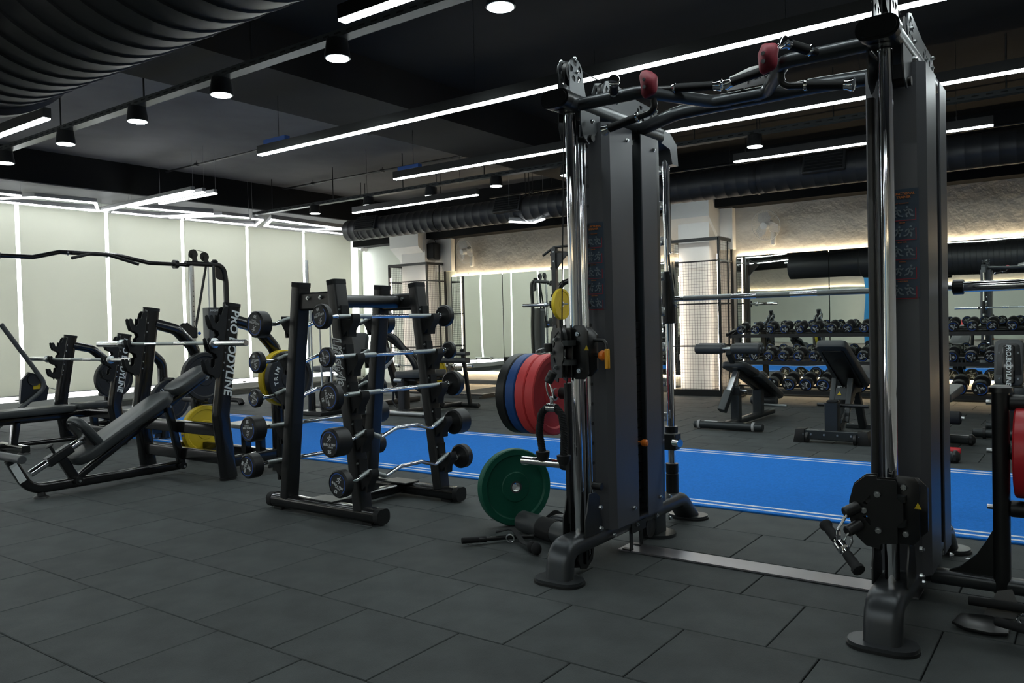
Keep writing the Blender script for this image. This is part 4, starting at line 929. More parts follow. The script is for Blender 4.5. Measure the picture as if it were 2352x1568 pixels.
part('seat_slide', B().cyl((X, 2.63, .185), (X, 3.02, .39), .028, n=18, bev=.004), 'chrome', ib)
jk = part('slide_housing', B().sweep(rr(.075, .075, .015), [(X, 2.75, .248), (X, 2.92, .338)], (1, 0, 0)), 'powder_black', ib)
part('pin_knob', B().cyl((X, 2.81, .30), (X, 2.775, .365), .011, n=10).lathe([(.012, 0), (.026, .006), (.028, .014), (.02, .02)], (X, 2.775, .362), (0, -.5, .87), 14), 'rubber_black', jk)
part('seat_pad', slab((2.935, .56), (3.14, .30), .24, .06, X, .10), 'vinyl', ib); part('seat_board', slab((2.925, .525), (3.10, .30), .19, .012, X - .0, .08), 'powder_black', ib)
bo = B()
for y, z in ((3.70, .575), (3.81, .06), (3.80, .32), (2.95, .085), (3.98, .78), (4.03, .805)): bo.bolt((X + .065, y, z), (1, 0, 0), .011, .01)
part('bolts', bo, 'steel', ib, kind='stuff')
# flat bench of station B
fb = thing('flat_bench', 'long black flat bench set inside the lower bench press station', 'bench', (-9.0, 3.9, 0)); X = -9.0
part('long_pad', slab((3.30, .40), (4.22, .40), .29, .07, X, .06), 'vinyl', fb); part('head_pad', slab((4.235, .41), (4.62, .41), .27, .07, X, .06, .9), 'vinyl', fb)
part('frame_rail', B().sweep(rr(.07, .07, .012), fillet([(X, 3.35, .32), (X, 4.45, .32), (X, 4.75, .2)], .1), (1, 0, 0)), 'gloss_black', fb)
part('front_leg', B().sweep(rr(.07, .07, .012), [(X, 3.66, .31), (X, 3.62, .05)], (1, 0, 0)), 'gloss_black', fb); part('front_base', B().sweep(rr(.08, .07, .015), [(X - .3, 3.62, .05), (X + .3, 3.62, .05)]), 'gloss_black', fb)
part('rear_leg', B().sweep(rr(.07, .07, .012), [(X, 4.45, .32), (X, 4.47, .02)], (1, 0, 0)), 'gloss_black', fb)
part('low_rail', B().tube([(X - .2, 2.9, .06), (X + .0, 4.45, .06)], .025, 10), 'gloss_black', fb)
for dx in (-.25, .25): part('rubber_foot', B().lathe([(.06, 0), (.055, .015), (.035, .03)], (X + dx, 3.62, 0)), 'rubber_black', fb)
# plates on the stations
g2 = None
bumper('black bumper plate with white words on the near rear leg of the taller bench station', (-5.47, 4.335, .785), (1, 0, 0), .226, .06, 'rubber_black', words=(('BUILD', R(235), R(165)), ('& TRIM', R(135), R(58))), wmat='print_white')
bumper('yellow bumper plate behind the black lettered plate on the taller bench station', (-5.545, 4.335, .785), (1, 0, 0), .236, .06, 'rubber_yellow')
bumper('large plain black plate on the far rear leg of the taller bench station', (-6.69, 4.335, .775), (1, 0, 0), .226, .06, 'rubber_black')
bumper('yellow bumper plate low on the far rear leg of the taller bench station', (-6.71, 4.335, .28), (1, 0, 0), .226, .06, 'rubber_yellow')
bumper('plain black plate on the far rear leg of the lower bench station', (-9.47, 4.935, .66), (1, 0, 0), .226, .06, 'rubber_black')
bumper('black plate with white words on the near rear leg of the lower bench station', (-8.28, 4.935, .445), (1, 0, 0), .226, .06, 'rubber_black', words=(('BUILD', R(60), R(-10)),))

# ================================================================ CABLE CROSSOVER BY THE WINDOWS
co = thing('cable_crossover', 'black cable crossover with a bent pull-up bar in front of the window blinds', 'exercise machine', (-11.6, 6.2, 0)); X = -11.6
def co_column(Y, s):
    part('chrome_upright', B().sweep(rr(.07, .05, .012), [(X, Y, .1), (X, Y, 2.26)], (1, 0, 0)), 'steel', co)
    h = B()
    for i in range(22): h.cyl((X + .034, Y, .4 + .08 * i), (X + .0355, Y, .4 + .08 * i), .008, n=8)
    part('adjustment_holes', h, 'print_black', co, kind='stuff')
    y2 = Y + s * .62
    part('rear_post', B().sweep(rr(.08, .08, .03), fillet([(X, Y - s * .1, 2.28), (X, y2 - s * .04, 2.28), (X, y2, 2.0), (X, y2, .05)], .2, 8), (1, 0, 0)), 'powder_black', co)
    part('top_cap', B().lathe([(.05, 0), (.055, .02), (.03, .05)], (X, Y + s * .42, 2.31)), 'foam', co)
    for q, z in ((.04, 2.43), (.24, 2.40)):
        pl = part('top_pulley', pulley((X, Y + s * q, z), .075), 'rubber_black', co); part('pulley_bracket', B(MYZ(X + .02)).extr([(Y + s * q - .03, 2.30), (Y + s * q + .07, 2.30), (Y + s * q + .03, z), (Y + s * q - .03, z)], .008), 'powder_black', pl)
    part('corner_gusset', B(MYZ(X)).extr([(Y + s * .40, 2.25), (y2 - s * .02, 2.2), (y2 - s * .04, 2.02), (Y + s * .46, 2.05), (Y + s * .40, 2.12)], .012), 'powder_black', co)
    for q in (.30, .42): part('guide_rod', B().cyl((X, Y + s * q, .2), (X, Y + s * q, 2.25), .012, n=8), 'steel', co)
    part('front_rod', B().cyl((X + .06, Y + s * .36, .1), (X + .06, Y + s * .36, 2.26), .024, n=10), 'dark_metal', co)
    part('brace_rod', B().cyl((X, Y + s * .26, 2.24), (X, Y + s * .03, 1.2), .02, n=8), 'powder_black', co)
    part('stack_shroud', B().sweep(rr(.22, .22, .04), [(X, Y + s * .34, .12), (X, Y + s * .34, 1.58)], (1, 0, 0)), 'vinyl_grey', co)
    b = B(); text(b, 'MAGNUM', .045, frame((X + .1115, Y + s * .34, 1.53), (0, 1, 0), (0, 0, 1)), fat=.001); part('lettering', b, 'print_white', co)
    part('base_beam', B().sweep(rr(.1, .08, .03), fillet([(X + .5, Y + s * .5, .02), (X + .45, Y + s * .5, .08), (X - .5, Y + s * .5, .08)], .06)), 'powder_black', co)
    part('base_spine', B().sweep(rr(.1, .07, .02), [(X, Y - s * .1, .06), (X, Y + s * .6, .06)]), 'powder_black', co)
    c = part('carriage', B().box((X, Y, 1.18 if s > 0 else .32), (.11, .1, .17), .015), 'powder_black', co)
    z = 1.25 if s > 0 else .38
    part('pulley', pulley((X + .02, Y - .16, z), .09), 'rubber_black', c); part('knob', B().ball((X + .09, Y + .05, z - .08), .025), 'blue_plastic', c)
    part('arm', B(MYZ(X + .05)).extr([(Y - .22, z - .13), (Y + .02, z - .13), (Y + .02, z - .02), (Y - .14, z + .1), (Y - .22, z + .04)], .012), 'powder_black', c)
    part('cable', B().tube([(X, Y + s * .04 - .08, 2.43), (X + .02, Y - .08, z)], .004, 5).tube([(X, Y + s * .04, 2.507), (X, Y + s * .24, 2.477)], .004, 5), 'rubber_black', co)
co_column(7.35, 1); co_column(4.0, -1)
part('pull_up_bar', B().tube([(X, 7.3, 2.255), (X, 6.65, 2.255), (X, 6.15, 2.345), (X, 5.35, 2.345), (X, 5.0, 2.255), (X, 4.0, 2.255)], .032, 12, fil=.08), 'gloss_black', co)
for y, z1 in ((6.0, 0), (5.45, 0)): part('clamp_ring', B().cyl((X, y - .012, 2.34), (X, y + .012, 2.34), .042, n=14), 'chrome', co)
part('grip_arm', B().tube([(X + .25, 6.35, 2.20), (X + .06, 6.0, 2.335), (X + .02, 5.5, 2.335)], .022, 10, fil=.2), 'foam', co); part('grip_arm', B().tube([(X + .2, 5.42, 2.25), (X + .05, 5.75, 2.34), (X + .02, 6.1, 2.34)], .022, 10, fil=.2), 'foam', co)
for y in (7.08, 4.55): part('flange', B().cyl((X, y - .03, 2.255), (X, y + .03, 2.255), .07, n=10), 'powder_black', co)
ca = thing('leverage_arm', 'bent black tube frame with a small pulley housing at the left picture edge', 'exercise machine', (-11.2, 4.6, 0))
part('bent_tube', B().tube([(-11.2, 4.42, 1.35), (-11.2, 4.95, .52), (-11.2, 4.3, .02)], .03, 12, fil=.14), 'vinyl_grey', ca)
part('pulley_housing', B(MYZ(-11.25)).extr([(4.62, .32), (4.95, .34), (4.98, .5), (4.86, .68), (4.74, .72), (4.65, .62)], .05), 'powder_black', ca)
part('warning_sticker', B().box((-11.222, 4.83, .53), (.002, .09, .07)), 'rubber_yellow', ca, 'yellow warning sticker'); part('pulley', pulley((-11.22, 4.80, .62), .08), 'rubber_black', ca)
part('snap_hook', B().tube([(-11.2, 4.97, .5), (-11.2, 5.12, .45), (-11.2, 5.16, .38)], .006, 6), 'steel', ca)

# ================================================================ VERTICAL BAR HOLDER
vh = thing('bar_holder', 'floor stand holding upright barbells in front of the window blinds', 'rack', (-8.75, 7.45, 0))
part('base', B().box((-8.75, 7.45, .03), (.5, .4, .06), .01), 'powder_black', vh)
VB = [(-8.86, 7.38, 2.15, 'tallest upright chrome barbell in the floor stand'), (-8.95, 7.5, 1.66, 'leftmost short upright bar in the floor stand'), (-8.80, 7.55, 1.66, 'leaning short upright bar in the middle of the floor stand'), (-8.55, 7.5, 1.72, 'rightmost short upright bar in the floor stand')]
for i, (x, y, Lh, lb) in enumerate(VB):
    part('socket', B().cyl((x, y, .05), (x, y, .3), .035, n=14), 'powder_black', vh)
    q = thing('upright_bar', lb, 'barbell', (x, y, .32), 'upright bars in the floor stand'); tz = V((-.03 if i == 2 else 0, 0, 1)).normalized(); p = V((x, y, .3))
    part('shaft', B().cyl(p, p + tz * (Lh - .3), .0135, n=10), 'steel', q)
    part('sleeve', B().cyl(p + tz * (Lh - .62), p + tz * (Lh - .3), .025, n=12), 'steel', q); part('collar', B().cyl(p + tz * (Lh - .66), p + tz * (Lh - .62), .042, n=12), 'steel', q)
# ================================================================ DUMBBELL RACK
dr = thing('dumbbell_rack', 'long black three-tier dumbbell rack in front of the right wall mirror', 'dumbbell rack', (-2.0, 11.7, 0))
XD0, XD1 = -4.40, .45
TZ = (.955, .565, .145)
for z in TZ:
    for dy, dz in ((0, 0), (.25, .06)):
        part('shelf_rail', B().sweep(rr(.05, .03, .004), [(XD0, 11.60 + dy, z + dz - .02), (XD1, 11.60 + dy, z + dz - .02)]), 'powder_black', dr)
    part('shelf_lip', bxs((XD0, XD1, 11.555, 11.565, z - .045, z + .005)), 'powder_black', dr)
for x in (XD0 + .03, -2.0, XD1 - .03):
    part('upright', B().sweep(rr(.05, .09, .015), fillet([(x, 11.42, .12), (x, 11.72, .16), (x, 11.86, 1.02)], .08), (1, 0, 0)), 'powder_black', dr)
    part('foot', B().sweep(rr(.07, .06, .02), [(x, 11.36, .035), (x, 12.1, .035)]), 'gloss_black', dr); part('foot_cap', B().ball((x, 11.36, .035), .042, 10, 8), 'foam', dr)
    for z in TZ: part('shelf_bracket', B().extr([(11.54, z - .05), (11.9, z + .03), (11.9, z + .08), (11.56, z + .0)], .012, Matrix(((0, 0, 1, x), (1, 0, 0, 0), (0, 1, 0, 0), (0, 0, 0, 1)))), 'powder_black', dr)
part('end_arm', B().sweep(rr(.03, .05, .01), [(XD0 - .01, 11.50, .955), (XD0 - .01, 11.9, 1.03)]), 'powder_black', dr)
def dumbbell(D, hl, kg):
    t = thing('dumbbell', 'x', 'dumbbell', (0, 0, 0), 'round dumbbells on the wall rack'); r = D / 2; gl = .065
    part('handle', B().lathe([(.0145, -gl), (.017, 0), (.0145, gl)], (0, 0, 0), (0, 1, 0), 12), 'steel', t)
    for s in (-1, 1):
        h = part('weight_head', B().lathe([(.02, 0), (r - .012, 0), (r, .012), (r, hl - .012), (r - .01, hl), (r * .84, hl), (r * .82, hl - .003), (.001, hl - .003)], (0, s * gl, 0), (0, s, 0), 28), 'rubber_black', t)
        T = frame((0, s * (gl + hl - .001), 0), (1 if s < 0 else -1, 0, 0), (0, 0, 1))
        part('blue_ring', band(B(), r * .8, r * .08, R(-40), R(200), T, .001, 14), 'blue_ring', h)
        b = B(); stick(b, T @ Matrix.Translation((0, r * .22, 0)), r * .75, .12); text(b, 'BUILD & TRIM', r * .22, T @ Matrix.Translation((0, -r * .22, 0)), sx=.82, fat=.0006); text(b, kg, r * .34, T @ Matrix.Translation((0, -r * .58, 0)), fat=.0012); part('lettering', b, 'print_white', h)
    return t
NUM = ['first', 'second', 'third', 'fourth', 'fifth', 'sixth', 'seventh', 'eighth', 'ninth', 'tenth', 'eleventh', 'twelfth', 'thirteenth', 'fourteenth', 'fifteenth', 'sixteenth', 'seventeenth', 'eighteenth', 'nineteenth', 'twentieth']
for tier, z, x0, dx, n, D, hl, kgs in (('top', TZ[0], -4.235, .2135, 20, .132, .07, ('5', '7.5', '10')), ('middle', TZ[1], -4.26, .214, 20, .145, .085, ('12.5', '15', '20')), ('bottom', TZ[2], -4.02, .238, 18, .195, .10, ('30', '35', '40'))):
    protos = [dumbbell(D, hl, k) for k in kgs]; used = set()
    for i in range(n):
        k = (i // 2) % 3; lb = '%s round black dumbbell from the left on the %s tier of the wall rack' % (NUM[i], tier)
        rot = (R(-14), random.choice((-1, 1)) * random.uniform(.1, 2.9), 0)
        M_ = Matrix.Rotation(R(14), 4, 'X') @ Matrix.Rotation(rot[1], 4, 'Y')
        loc = (x0 + dx * i, 11.725, z + .045 + D * .5 - .01)
        if k not in used: o = protos[k]; used.add(k); o.location = loc; o['label'] = lb
        else: o = dup(protos[k], loc, lb)
        o.rotation_euler = M_.to_euler()

# ================================================================ BENCHES IN FRONT OF THE MIRROR
ab = thing('decline_bench', 'black decline sit-up bench with foam leg rollers, left of the adjustable bench', 'bench', (-3.2, 9.0, 0)); X = -3.2
part('front_base', B().cyl((X - .36, 8.27, .05), (X + .40, 8.27, .05), .042, n=18, bev=.008), 'dark_metal', ab)
for dx in (-.30, .30): part('wheel', B().cyl((X + dx - .013, 8.27, .05), (X + dx + .013, 8.27, .05), .05, n=18), 'trim_grey', ab)
part('label', bxs((X - .24, X - .10, 8.25, 8.29, .091, .093)), 'print_white', ab)
part('spine', B().sweep(rr(.085, .07, .025), [(X, 8.27, .06), (X, 9.78, .06)]), 'dark_metal', ab)
part('front_post', B().sweep(rr(.1, .09, .012), [(X, 8.58, .07), (X, 8.58, .36)], (0, 1, 0)), 'dark_metal', ab); part('rear_post', B().sweep(rr(.11, .1, .012), [(X, 9.30, .07), (X, 9.30, .36)], (0, 1, 0)), 'dark_metal', ab)
part('pivot_box', B().box((X, 8.60, .40), (.13, .14, .1), .01), 'powder_black', ab); part('pin_knob', B().cyl((X + .06, 8.6, .40), (X + .12, 8.6, .40), .02, n=12), 'steel', ab)
part('jack_tube', B().sweep(rr(.06, .06, .008), [(X - .06, 8.36, .24), (X + .0, 8.62, .62)], (1, 0, 0)), 'steel', ab); part('jack_sleeve', B().sweep(rr(.085, .085, .01), [(X - .065, 8.33, .2), (X - .03, 8.45, .40)], (1, 0, 0)), 'dark_metal', ab)
part('pad_frame', B().sweep(rr(.07, .06, .01), [(X, 8.62, .60), (X, 9.82, .20)], (1, 0, 0)), 'powder_black', ab)
part('seat_pad', slab((8.48, .70), (9.0, .56), .29, .065, X, .09), 'vinyl', ab); part('back_pad', slab((9.02, .555), (9.88, .225), .27, .065, X, .09), 'vinyl', ab)
part('roller_arm', B().sweep(rr(.06, .06, .01), [(X, 8.62, .62), (X, 8.38, .83)], (1, 0, 0)), 'dark_metal', ab)
for y, z in ((8.37, .868), (8.46, .875)):
    part('roller_axle', B().cyl((X - .38, y, z), (X + .36, y, z), .014, n=10), 'steel', ab)
    for a, e in ((-.37, -.06), (.04, .35)): part('roller', B().cyl((X + a, y, z), (X + e, y, z), .055, n=20, bev=.012), 'vinyl', ab)
part('rear_roller', B().cyl((X - .2, 9.62, .2), (X + .12, 9.62, .2), .05, n=16, bev=.01), 'vinyl', ab); part('rear_handle', B().cyl((X + .02, 9.40, .17), (X + .30, 9.40, .165), .016, n=10), 'knurl', ab)

fd = thing('adjustable_bench', 'black adjustable bench with raised backrest seen from behind, right of the decline bench', 'bench', (-2.0, 8.4, 0)); X = -2.0
part('front_base', B().box((X, 7.84, .075), (.60, .11, .09), .006), 'dark_metal', fd)
for s in (-1, 1):
    part('end_foot', B(frame((X + s * .30, 7.84, .062), (s, 0, 0), (0, 0, 1))).extr([(-.06, -.062), (.045, -.062), (.02, .065), (-.06, .065)], .135, bev=.004), 'rubber_black', fd)
    part('wheel', B().cyl((X + s * .215 - .012, 7.79, .05), (X + s * .215 + .012, 7.79, .05), .05, n=16), 'rubber_black', fd)
bo = B()
for dx in (-.25, -.18, -.06, .06, .18, .25): bo.bolt((X + dx, 7.785, .08), (0, -1, 0), .011, .008)
part('bolts', bo, 'steel', fd, kind='stuff')
part('front_post', B().sweep(rr(.12, .12, .01), [(X, 7.86, .1), (X, 7.86, .38)], (0, 1, 0)), 'dark_metal', fd); part('post_cap', B().box((X, 7.86, .39), (.09, .09, .03), .01), 'foam', fd)
part('handle_bar', B().cyl((X - .16, 7.95, .35), (X + .30, 7.95, .345), .018, n=12), 'powder_black', fd)
part('main_beam', B().sweep(rr(.09, .09, .01), [(X + .02, 7.9, .12), (X + .02, 8.5, .46), (X + .02, 8.75, .46)], (1, 0, 0)), 'dark_metal', fd)
part('rear_leg', B().sweep(rr(.08, .07, .01), [(X + .02, 8.68, .46), (X + .02, 8.98, .03)], (1, 0, 0)), 'dark_metal', fd); part('rear_base', B().box((X + .02, 8.99, .025), (.34, .08, .05), .008), 'dark_metal', fd)
for s in (-1, 1):
    part('ladder_plate', B(Matrix(((0, 0, 1, X + s * .06), (1, 0, 0, 0), (0, 1, 0, 0), (0, 0, 0, 1)))).extr([(7.93, .10), (8.02, .10), (8.45, .36), (8.42, .45), (7.93, .22)], .006, holes=[circ(.012, 8, (8.0 + .075 * i, .175 + .045 * i)) for i in range(5)]), 'steel', fd)
    part('back_strut', B().sweep(rr(.03, .05, .006), [(X + s * .075, 8.05, .18), (X + s * .075, 8.25, .58)], (1, 0, 0)), 'dark_metal', fd)
part('strut_plate', B(frame((X, 8.175, .435), (1, 0, 0), (0, .2, .4))).box((0, 0, 0), (.13, .12, .006)), 'dark_metal', fd); part('warning_sticker', B(frame((X - .01, 8.163, .44), (1, 0, 0), (0, .2, .4))).extr([(-.02, -.015), (.02, -.015), (0, .02)], .002), 'rubber_yellow', fd, 'yellow triangular warning sticker')
part('backrest', slab((7.74, .945), (8.62, .50), .27, .075, X + .02, .05, 1.15), 'vinyl', fd); part('back_board', slab((7.80, .875), (8.58, .48), .20, .012, X + .02, .03), 'powder_black', fd)
part('seat_pad', slab((8.66, .53), (9.05, .64), .33, .075, X + .06, .06), 'vinyl_grey', fd); part('seat_frame', B().sweep(rr(.1, .05, .008), [(X + .04, 8.62, .46), (X + .04, 9.0, .56)], (1, 0, 0)), 'dark_metal', fd)

lc = thing('leg_curl_bench', 'black bench with foam leg roller and end-capped feet, hidden behind the right pulley column', 'bench', (-1.15, 7.8, 0)); X = -1.12
for y in (7.22, 8.25):
    part('base_tube', B().sweep(rr(.09, .075, .02), [(X - .26, y, .05), (X + .2, y, .05)]), 'dark_metal', lc)
    for s, xx in ((-1, X - .26), (1, X + .2)): part('foot_cap', B().box((xx + s * .015, y, .048), (.07, .105, .095), .025), 'rubber_black', lc)
part('spine', B().sweep(rr(.08, .07, .015), [(X, 7.2, .08), (X, 8.3, .08)]), 'dark_metal', lc); part('post', B().sweep(rr(.08, .08, .01), [(X, 7.9, .08), (X, 7.9, .42)], (0, 1, 0)), 'dark_metal', lc)
part('seat_pad', slab((7.6, .47), (8.5, .50), .28, .07, X + .0, .08), 'vinyl_grey', lc); part('roller_arm', B().sweep(rr(.05, .05, .01), [(X, 7.62, .42), (X, 7.45, .26)], (1, 0, 0)), 'dark_metal', lc)
part('roller_axle', B().cyl((X - .22, 7.43, .335), (X + .26, 7.43, .335), .014, n=8), 'steel', lc); part('roller', B().cyl((X - .2, 7.43, .335), (X + .235, 7.43, .335), .055, n=20, bev=.01), 'foam', lc)
part('adjuster_grip', B().lathe([(.015, 0), (.028, .02), (.028, .09), (.02, .1)], (X + .14, 7.36, .075), (1, 0, 0), 14), 'bright_red', lc, 'red adjuster grip'); part('adjuster_rod', B().cyl((X, 7.36, .075), (X + .15, 7.36, .075), .01, n=8), 'steel', lc)

pb = thing('shoulder_bench', 'black upright bench whose back plate carries white upright words, by the right picture edge', 'bench', (-.65, 8.8, 0)); X = -.65
part('back_plate', B(frame((X, 8.80, .70), (1, 0, 0), (0, .12, 1))).extr([(-.105, -.2), (.105, -.2), (.11, -.15), (.085, .18), (.06, .2), (-.06, .2), (-.085, .18), (-.11, -.15)], .025, bev=.006), 'powder_black', pb)
part('back_rib', B(frame((X, 8.775, .70), (1, 0, 0), (0, .12, 1))).box((0, 0, 0), (.1, .36, .04), .012), 'gloss_black', pb)
b = B(); text(b, 'PRO.BODYLINE', .055, frame((X, 8.753, .70), (0, -.12, -1), (1, 0, 0)), fat=.0012, shear=.12); part('lettering', b, 'print_white', pb)
bo = B()
for dx in (-.075, .075):
    for dz in (-.13, .11): bo.bolt((X + dx, 8.785 + dz * .12, .70 + dz), (0, -1, 0), .01, .008)
part('bolts', bo, 'steel', pb, kind='stuff')
part('back_pad', slab((8.79, .50), (8.88, .93), .24, .07, X, .05), 'vinyl', pb); part('seat_pad', slab((8.78, .45), (9.25, .47), .30, .08, X, .08), 'vinyl_grey', pb)
part('post', B().sweep(rr(.09, .09, .012), [(X, 8.82, .05), (X, 8.82, .48)], (0, 1, 0)), 'powder_black', pb); part('spine', B().sweep(rr(.08, .08, .02), [(X, 8.75, .05), (X, 9.4, .05)]), 'powder_black', pb)
part('base_tube', B().cyl((X - .30, 8.75, .05), (X + .30, 8.75, .05), .042, n=16, bev=.008), 'dark_metal', pb); part('rear_base', B().cyl((X - .25, 9.4, .045), (X + .25, 9.4, .045), .04, n=16, bev=.008), 'dark_metal', pb)
for s in (-1, 1): part('wheel', B().cyl((X + s * .2 - .012, 8.75, .05), (X + s * .2 + .012, 8.75, .05), .055, n=16), 'rubber_black', pb)
part('peg', B().cyl((X - .1, 8.72, .40), (X - .02, 8.72, .40), .025, n=12), 'steel', pb); part('label', bxs((X + .06, X + .13, 8.735, 8.765, .092, .094)), 'bright_red', pb, 'small red label')

# ================================================================ MACHINES BEYOND THE TRACK ON THE LEFT
cb = thing('roller_bench', 'black sit-up bench with two stacked roller pads, seen end-on behind the barbell rack', 'bench', (-7.45, 8.3, 0)); X = -7.45
part('front_base', B().sweep(rr(.08, .06, .02), [(X - .42, 7.78, .04), (X + .46, 7.78, .04)]), 'steel', cb)
for s in (-1, 1): part('foot', B().box((X + s * .40, 7.78, .02), (.1, .12, .04), .01), 'rubber_black', cb)
part('spine', B().sweep(rr(.08, .06, .015), [(X, 7.78, .06), (X, 8.95, .06)]), 'powder_black', cb); part('rear_base', B().cyl((X - .3, 8.95, .045), (X + .34, 8.95, .045), .038, n=14, bev=.008), 'powder_black', cb)
part('post', B().sweep(rr(.12, .12, .012), [(X - .12, 7.9, .06), (X - .12, 7.9, .46)], (0, 1, 0)), 'powder_black', cb); part('strut', B().sweep(rr(.08, .06, .01), [(X + .05, 8.5, .08), (X - .06, 7.95, .46)], (1, 0, 0)), 'powder_black', cb)
part('release_arm', B().tube([(X - .2, 7.85, .1), (X - .26, 7.83, .18), (X - .24, 7.83, .36), (X - .14, 7.86, .42)], .016, 8, fil=.05), 'powder_black', cb)
part('seat_pad', slab((7.85, .545), (8.5, .545), .44, .09, X - .05, .07), 'vinyl', cb); part('seat_frame', B().box((X - .05, 8.15, .475), (.3, .5, .04), .01), 'powder_black', cb); part('seat_motor', B().cyl((X - .22, 7.84, .47), (X - .08, 7.84, .47), .03, n=12), 'steel', cb)
part('roller_post', B().sweep(rr(.05, .05, .01), [(X + .22, 8.9, .06), (X + .22, 8.75, .86)], (1, 0, 0)), 'powder_black', cb); part('post_arm', B().sweep(rr(.05, .05, .01), [(X + .22, 8.78, .46), (X - .05, 8.4, .46)]), 'powder_black', cb)
for z in (.795, .70): part('roller_pad', B().sweep(rr(.12, .075 if z < .75 else .05, .03), [(X - .36, 8.72, z), (X + .34, 8.72, z)]), 'vinyl', cb)
pr_ = thing('plate_machine', 'black plate-loaded machine with seat and chest pad, seen through the barbell rack', 'exercise machine', (-8.9, 8.2, 0)); X = -9.0
part('base_beam', B().sweep(rr(.09, .08, .015), [(X - .2, 7.75, .05), (X + 1.0, 7.75, .05)]), 'powder_black', pr_); part('spine', B().sweep(rr(.09, .08, .015), [(X + .3, 7.6, .05), (X + .3, 9.4, .05)]), 'powder_black', pr_)
part('seat_post', B().cyl((X + .02, 7.8, .08), (X + .06, 7.85, .56), .03, n=12), 'chrome', pr_); part('seat_rod', B().cyl((X + .2, 7.85, .08), (X + .2, 7.88, .56), .018, n=10), 'steel', pr_); part('front_post', B().sweep(rr(.07, .07, .01), [(X - .05, 7.75, .08), (X + .03, 7.83, .5)], (1, 0, 0)), 'powder_black', pr_)
part('seat_pad', slab((7.62, .62), (8.1, .62), .46, .08, X + .1, .08), 'vinyl_grey', pr_); part('chest_pad', slab((8.15, .80), (8.2, 1.12), .42, .08, X + .25, .08), 'vinyl', pr_); part('side_panel', B().box((X - .02, 8.1, .92), (.30, .06, .24), .02), 'vinyl_grey', pr_)
part('pad_bracket', B().sweep(rr(.08, .06, .01), [(X + .02, 8.05, 1.02), (X + .10, 8.1, 1.14)], (0, 1, 0)), 'powder_black', pr_)
part('curved_arm', B().tube([(X + .35, 8.3, 1.2), (X + .75, 8.45, 1.05), (X + 1.05, 8.6, .60), (X + .95, 8.6, .35)], .045, 12, fil=.3), 'powder_black', pr_); part('white_guide', B().sweep(rr(.12, .04, .008), [(X + .35, 7.9, .12), (X + .85, 8.3, .72)], (0, 0, 1)), 'trim_grey', pr_)
part('diagonal_beam', B().sweep(rr(.08, .08, .012), [(X + .25, 7.8, .1), (X + .75, 8.4, .80)], (0, 0, 1)), 'powder_black', pr_); part('rear_post', B().sweep(rr(.09, .09, .012), [(X + .3, 9.0, .08), (X + .3, 8.6, 1.2)], (1, 0, 0)), 'powder_black', pr_); part('lever', B().sweep(rr(.07, .09, .012), [(X + .4, 8.6, 1.1), (X + 1.15, 8.75, .55)], (0, 0, 1)), 'powder_black', pr_)
part('loading_pin', B().cyl((X + .75, 8.95, .52), (X + 1.25, 8.95, .52), .024, n=12), 'steel', pr_)
bumper('green plate on the plate-loaded machine beyond the track', (X + 1.0, 8.95, .50), (1, 0, 0), .225, .06, 'rubber_green'); bumper('yellow plate beside the green one on the plate-loaded machine', (X + 1.08, 8.95, .50), (1, 0, 0), .225, .06, 'rubber_yellow')
lpf = thing('lifting_platform', 'low lifting platform with wooden middle and black rubber sides by the left mirror', 'platform', (-9.4, 11.2, 0))
part('steel_frame', bxs((-10.7, -8.02, 10.20, 10.26, 0, .07), (-8.08, -8.02, 10.26, 11.95, 0, .07), (-10.7, -10.64, 10.26, 11.95, 0, .07), (-10.7, -8.02, 11.95, 12.0, 0, .07)), 'powder_black', lpf)
part('ramp_edge', B(MYZ(-9.36)).extr([(10.08, 0), (10.2, 0), (10.2, .045), (10.12, .03)], 2.68), 'dark_metal', lpf)
for i in range(4): part('wood_plank', B().box((-9.85 + .29 * i, 11.1, .035), (.286, 1.68, .06), .003), 'wood', lpf)
for x0, x1 in ((-10.63, -10.0), (-8.83, -8.09)):
    for i in range(2): part('rubber_panel', B().box(((x0 + x1) / 2, 10.69 + .84 * i, .035), (x1 - x0, .83, .06), .003), 'rubber_floor', lpf)
bo = B()
for x in (-8.9, -8.75, -8.60, -8.5, -8.4): bo.bolt((x, 10.198, .04), (0, -1, 0), .012, .006)
for y in (10.5, 10.6, 10.7): bo.bolt((-8.018, y, .045), (1, 0, 0), .012, .006)
part('bolts', bo, 'steel', lpf, kind='stuff'); part('stop_block', B().box((-8.82, 10.30, .13), (.14, .08, .12), .01), 'powder_black', lpf)
lb_ = thing('jack_stand', 'low black stands carrying a chrome barbell over the lifting platform', 'stand', (-9.6, 11.0, .067))
for x in (-10.2, -9.35): part('stand_post', B().box((x, 11.0, .25), (.06, .08, .36), .01).box((x, 11.0, .085), (.12, .3, .03), .006), 'powder_black', lb_); part('cradle', B(MYZ(x)).extr([(10.94, .42), (11.06, .42), (11.06, .5), (11.03, .5), (11.02, .455), (10.98, .455), (10.97, .5), (10.94, .5)], .06), 'powder_black', lb_)
olympic(-11.05, -8.86, 11.0, .47, 'chrome barbell lying on low stands over the lifting platform')
pwr = thing('power_rack', 'black power rack left of the pulley machine in front of the left mirror', 'rack', (-5.9, 10.2, 0))
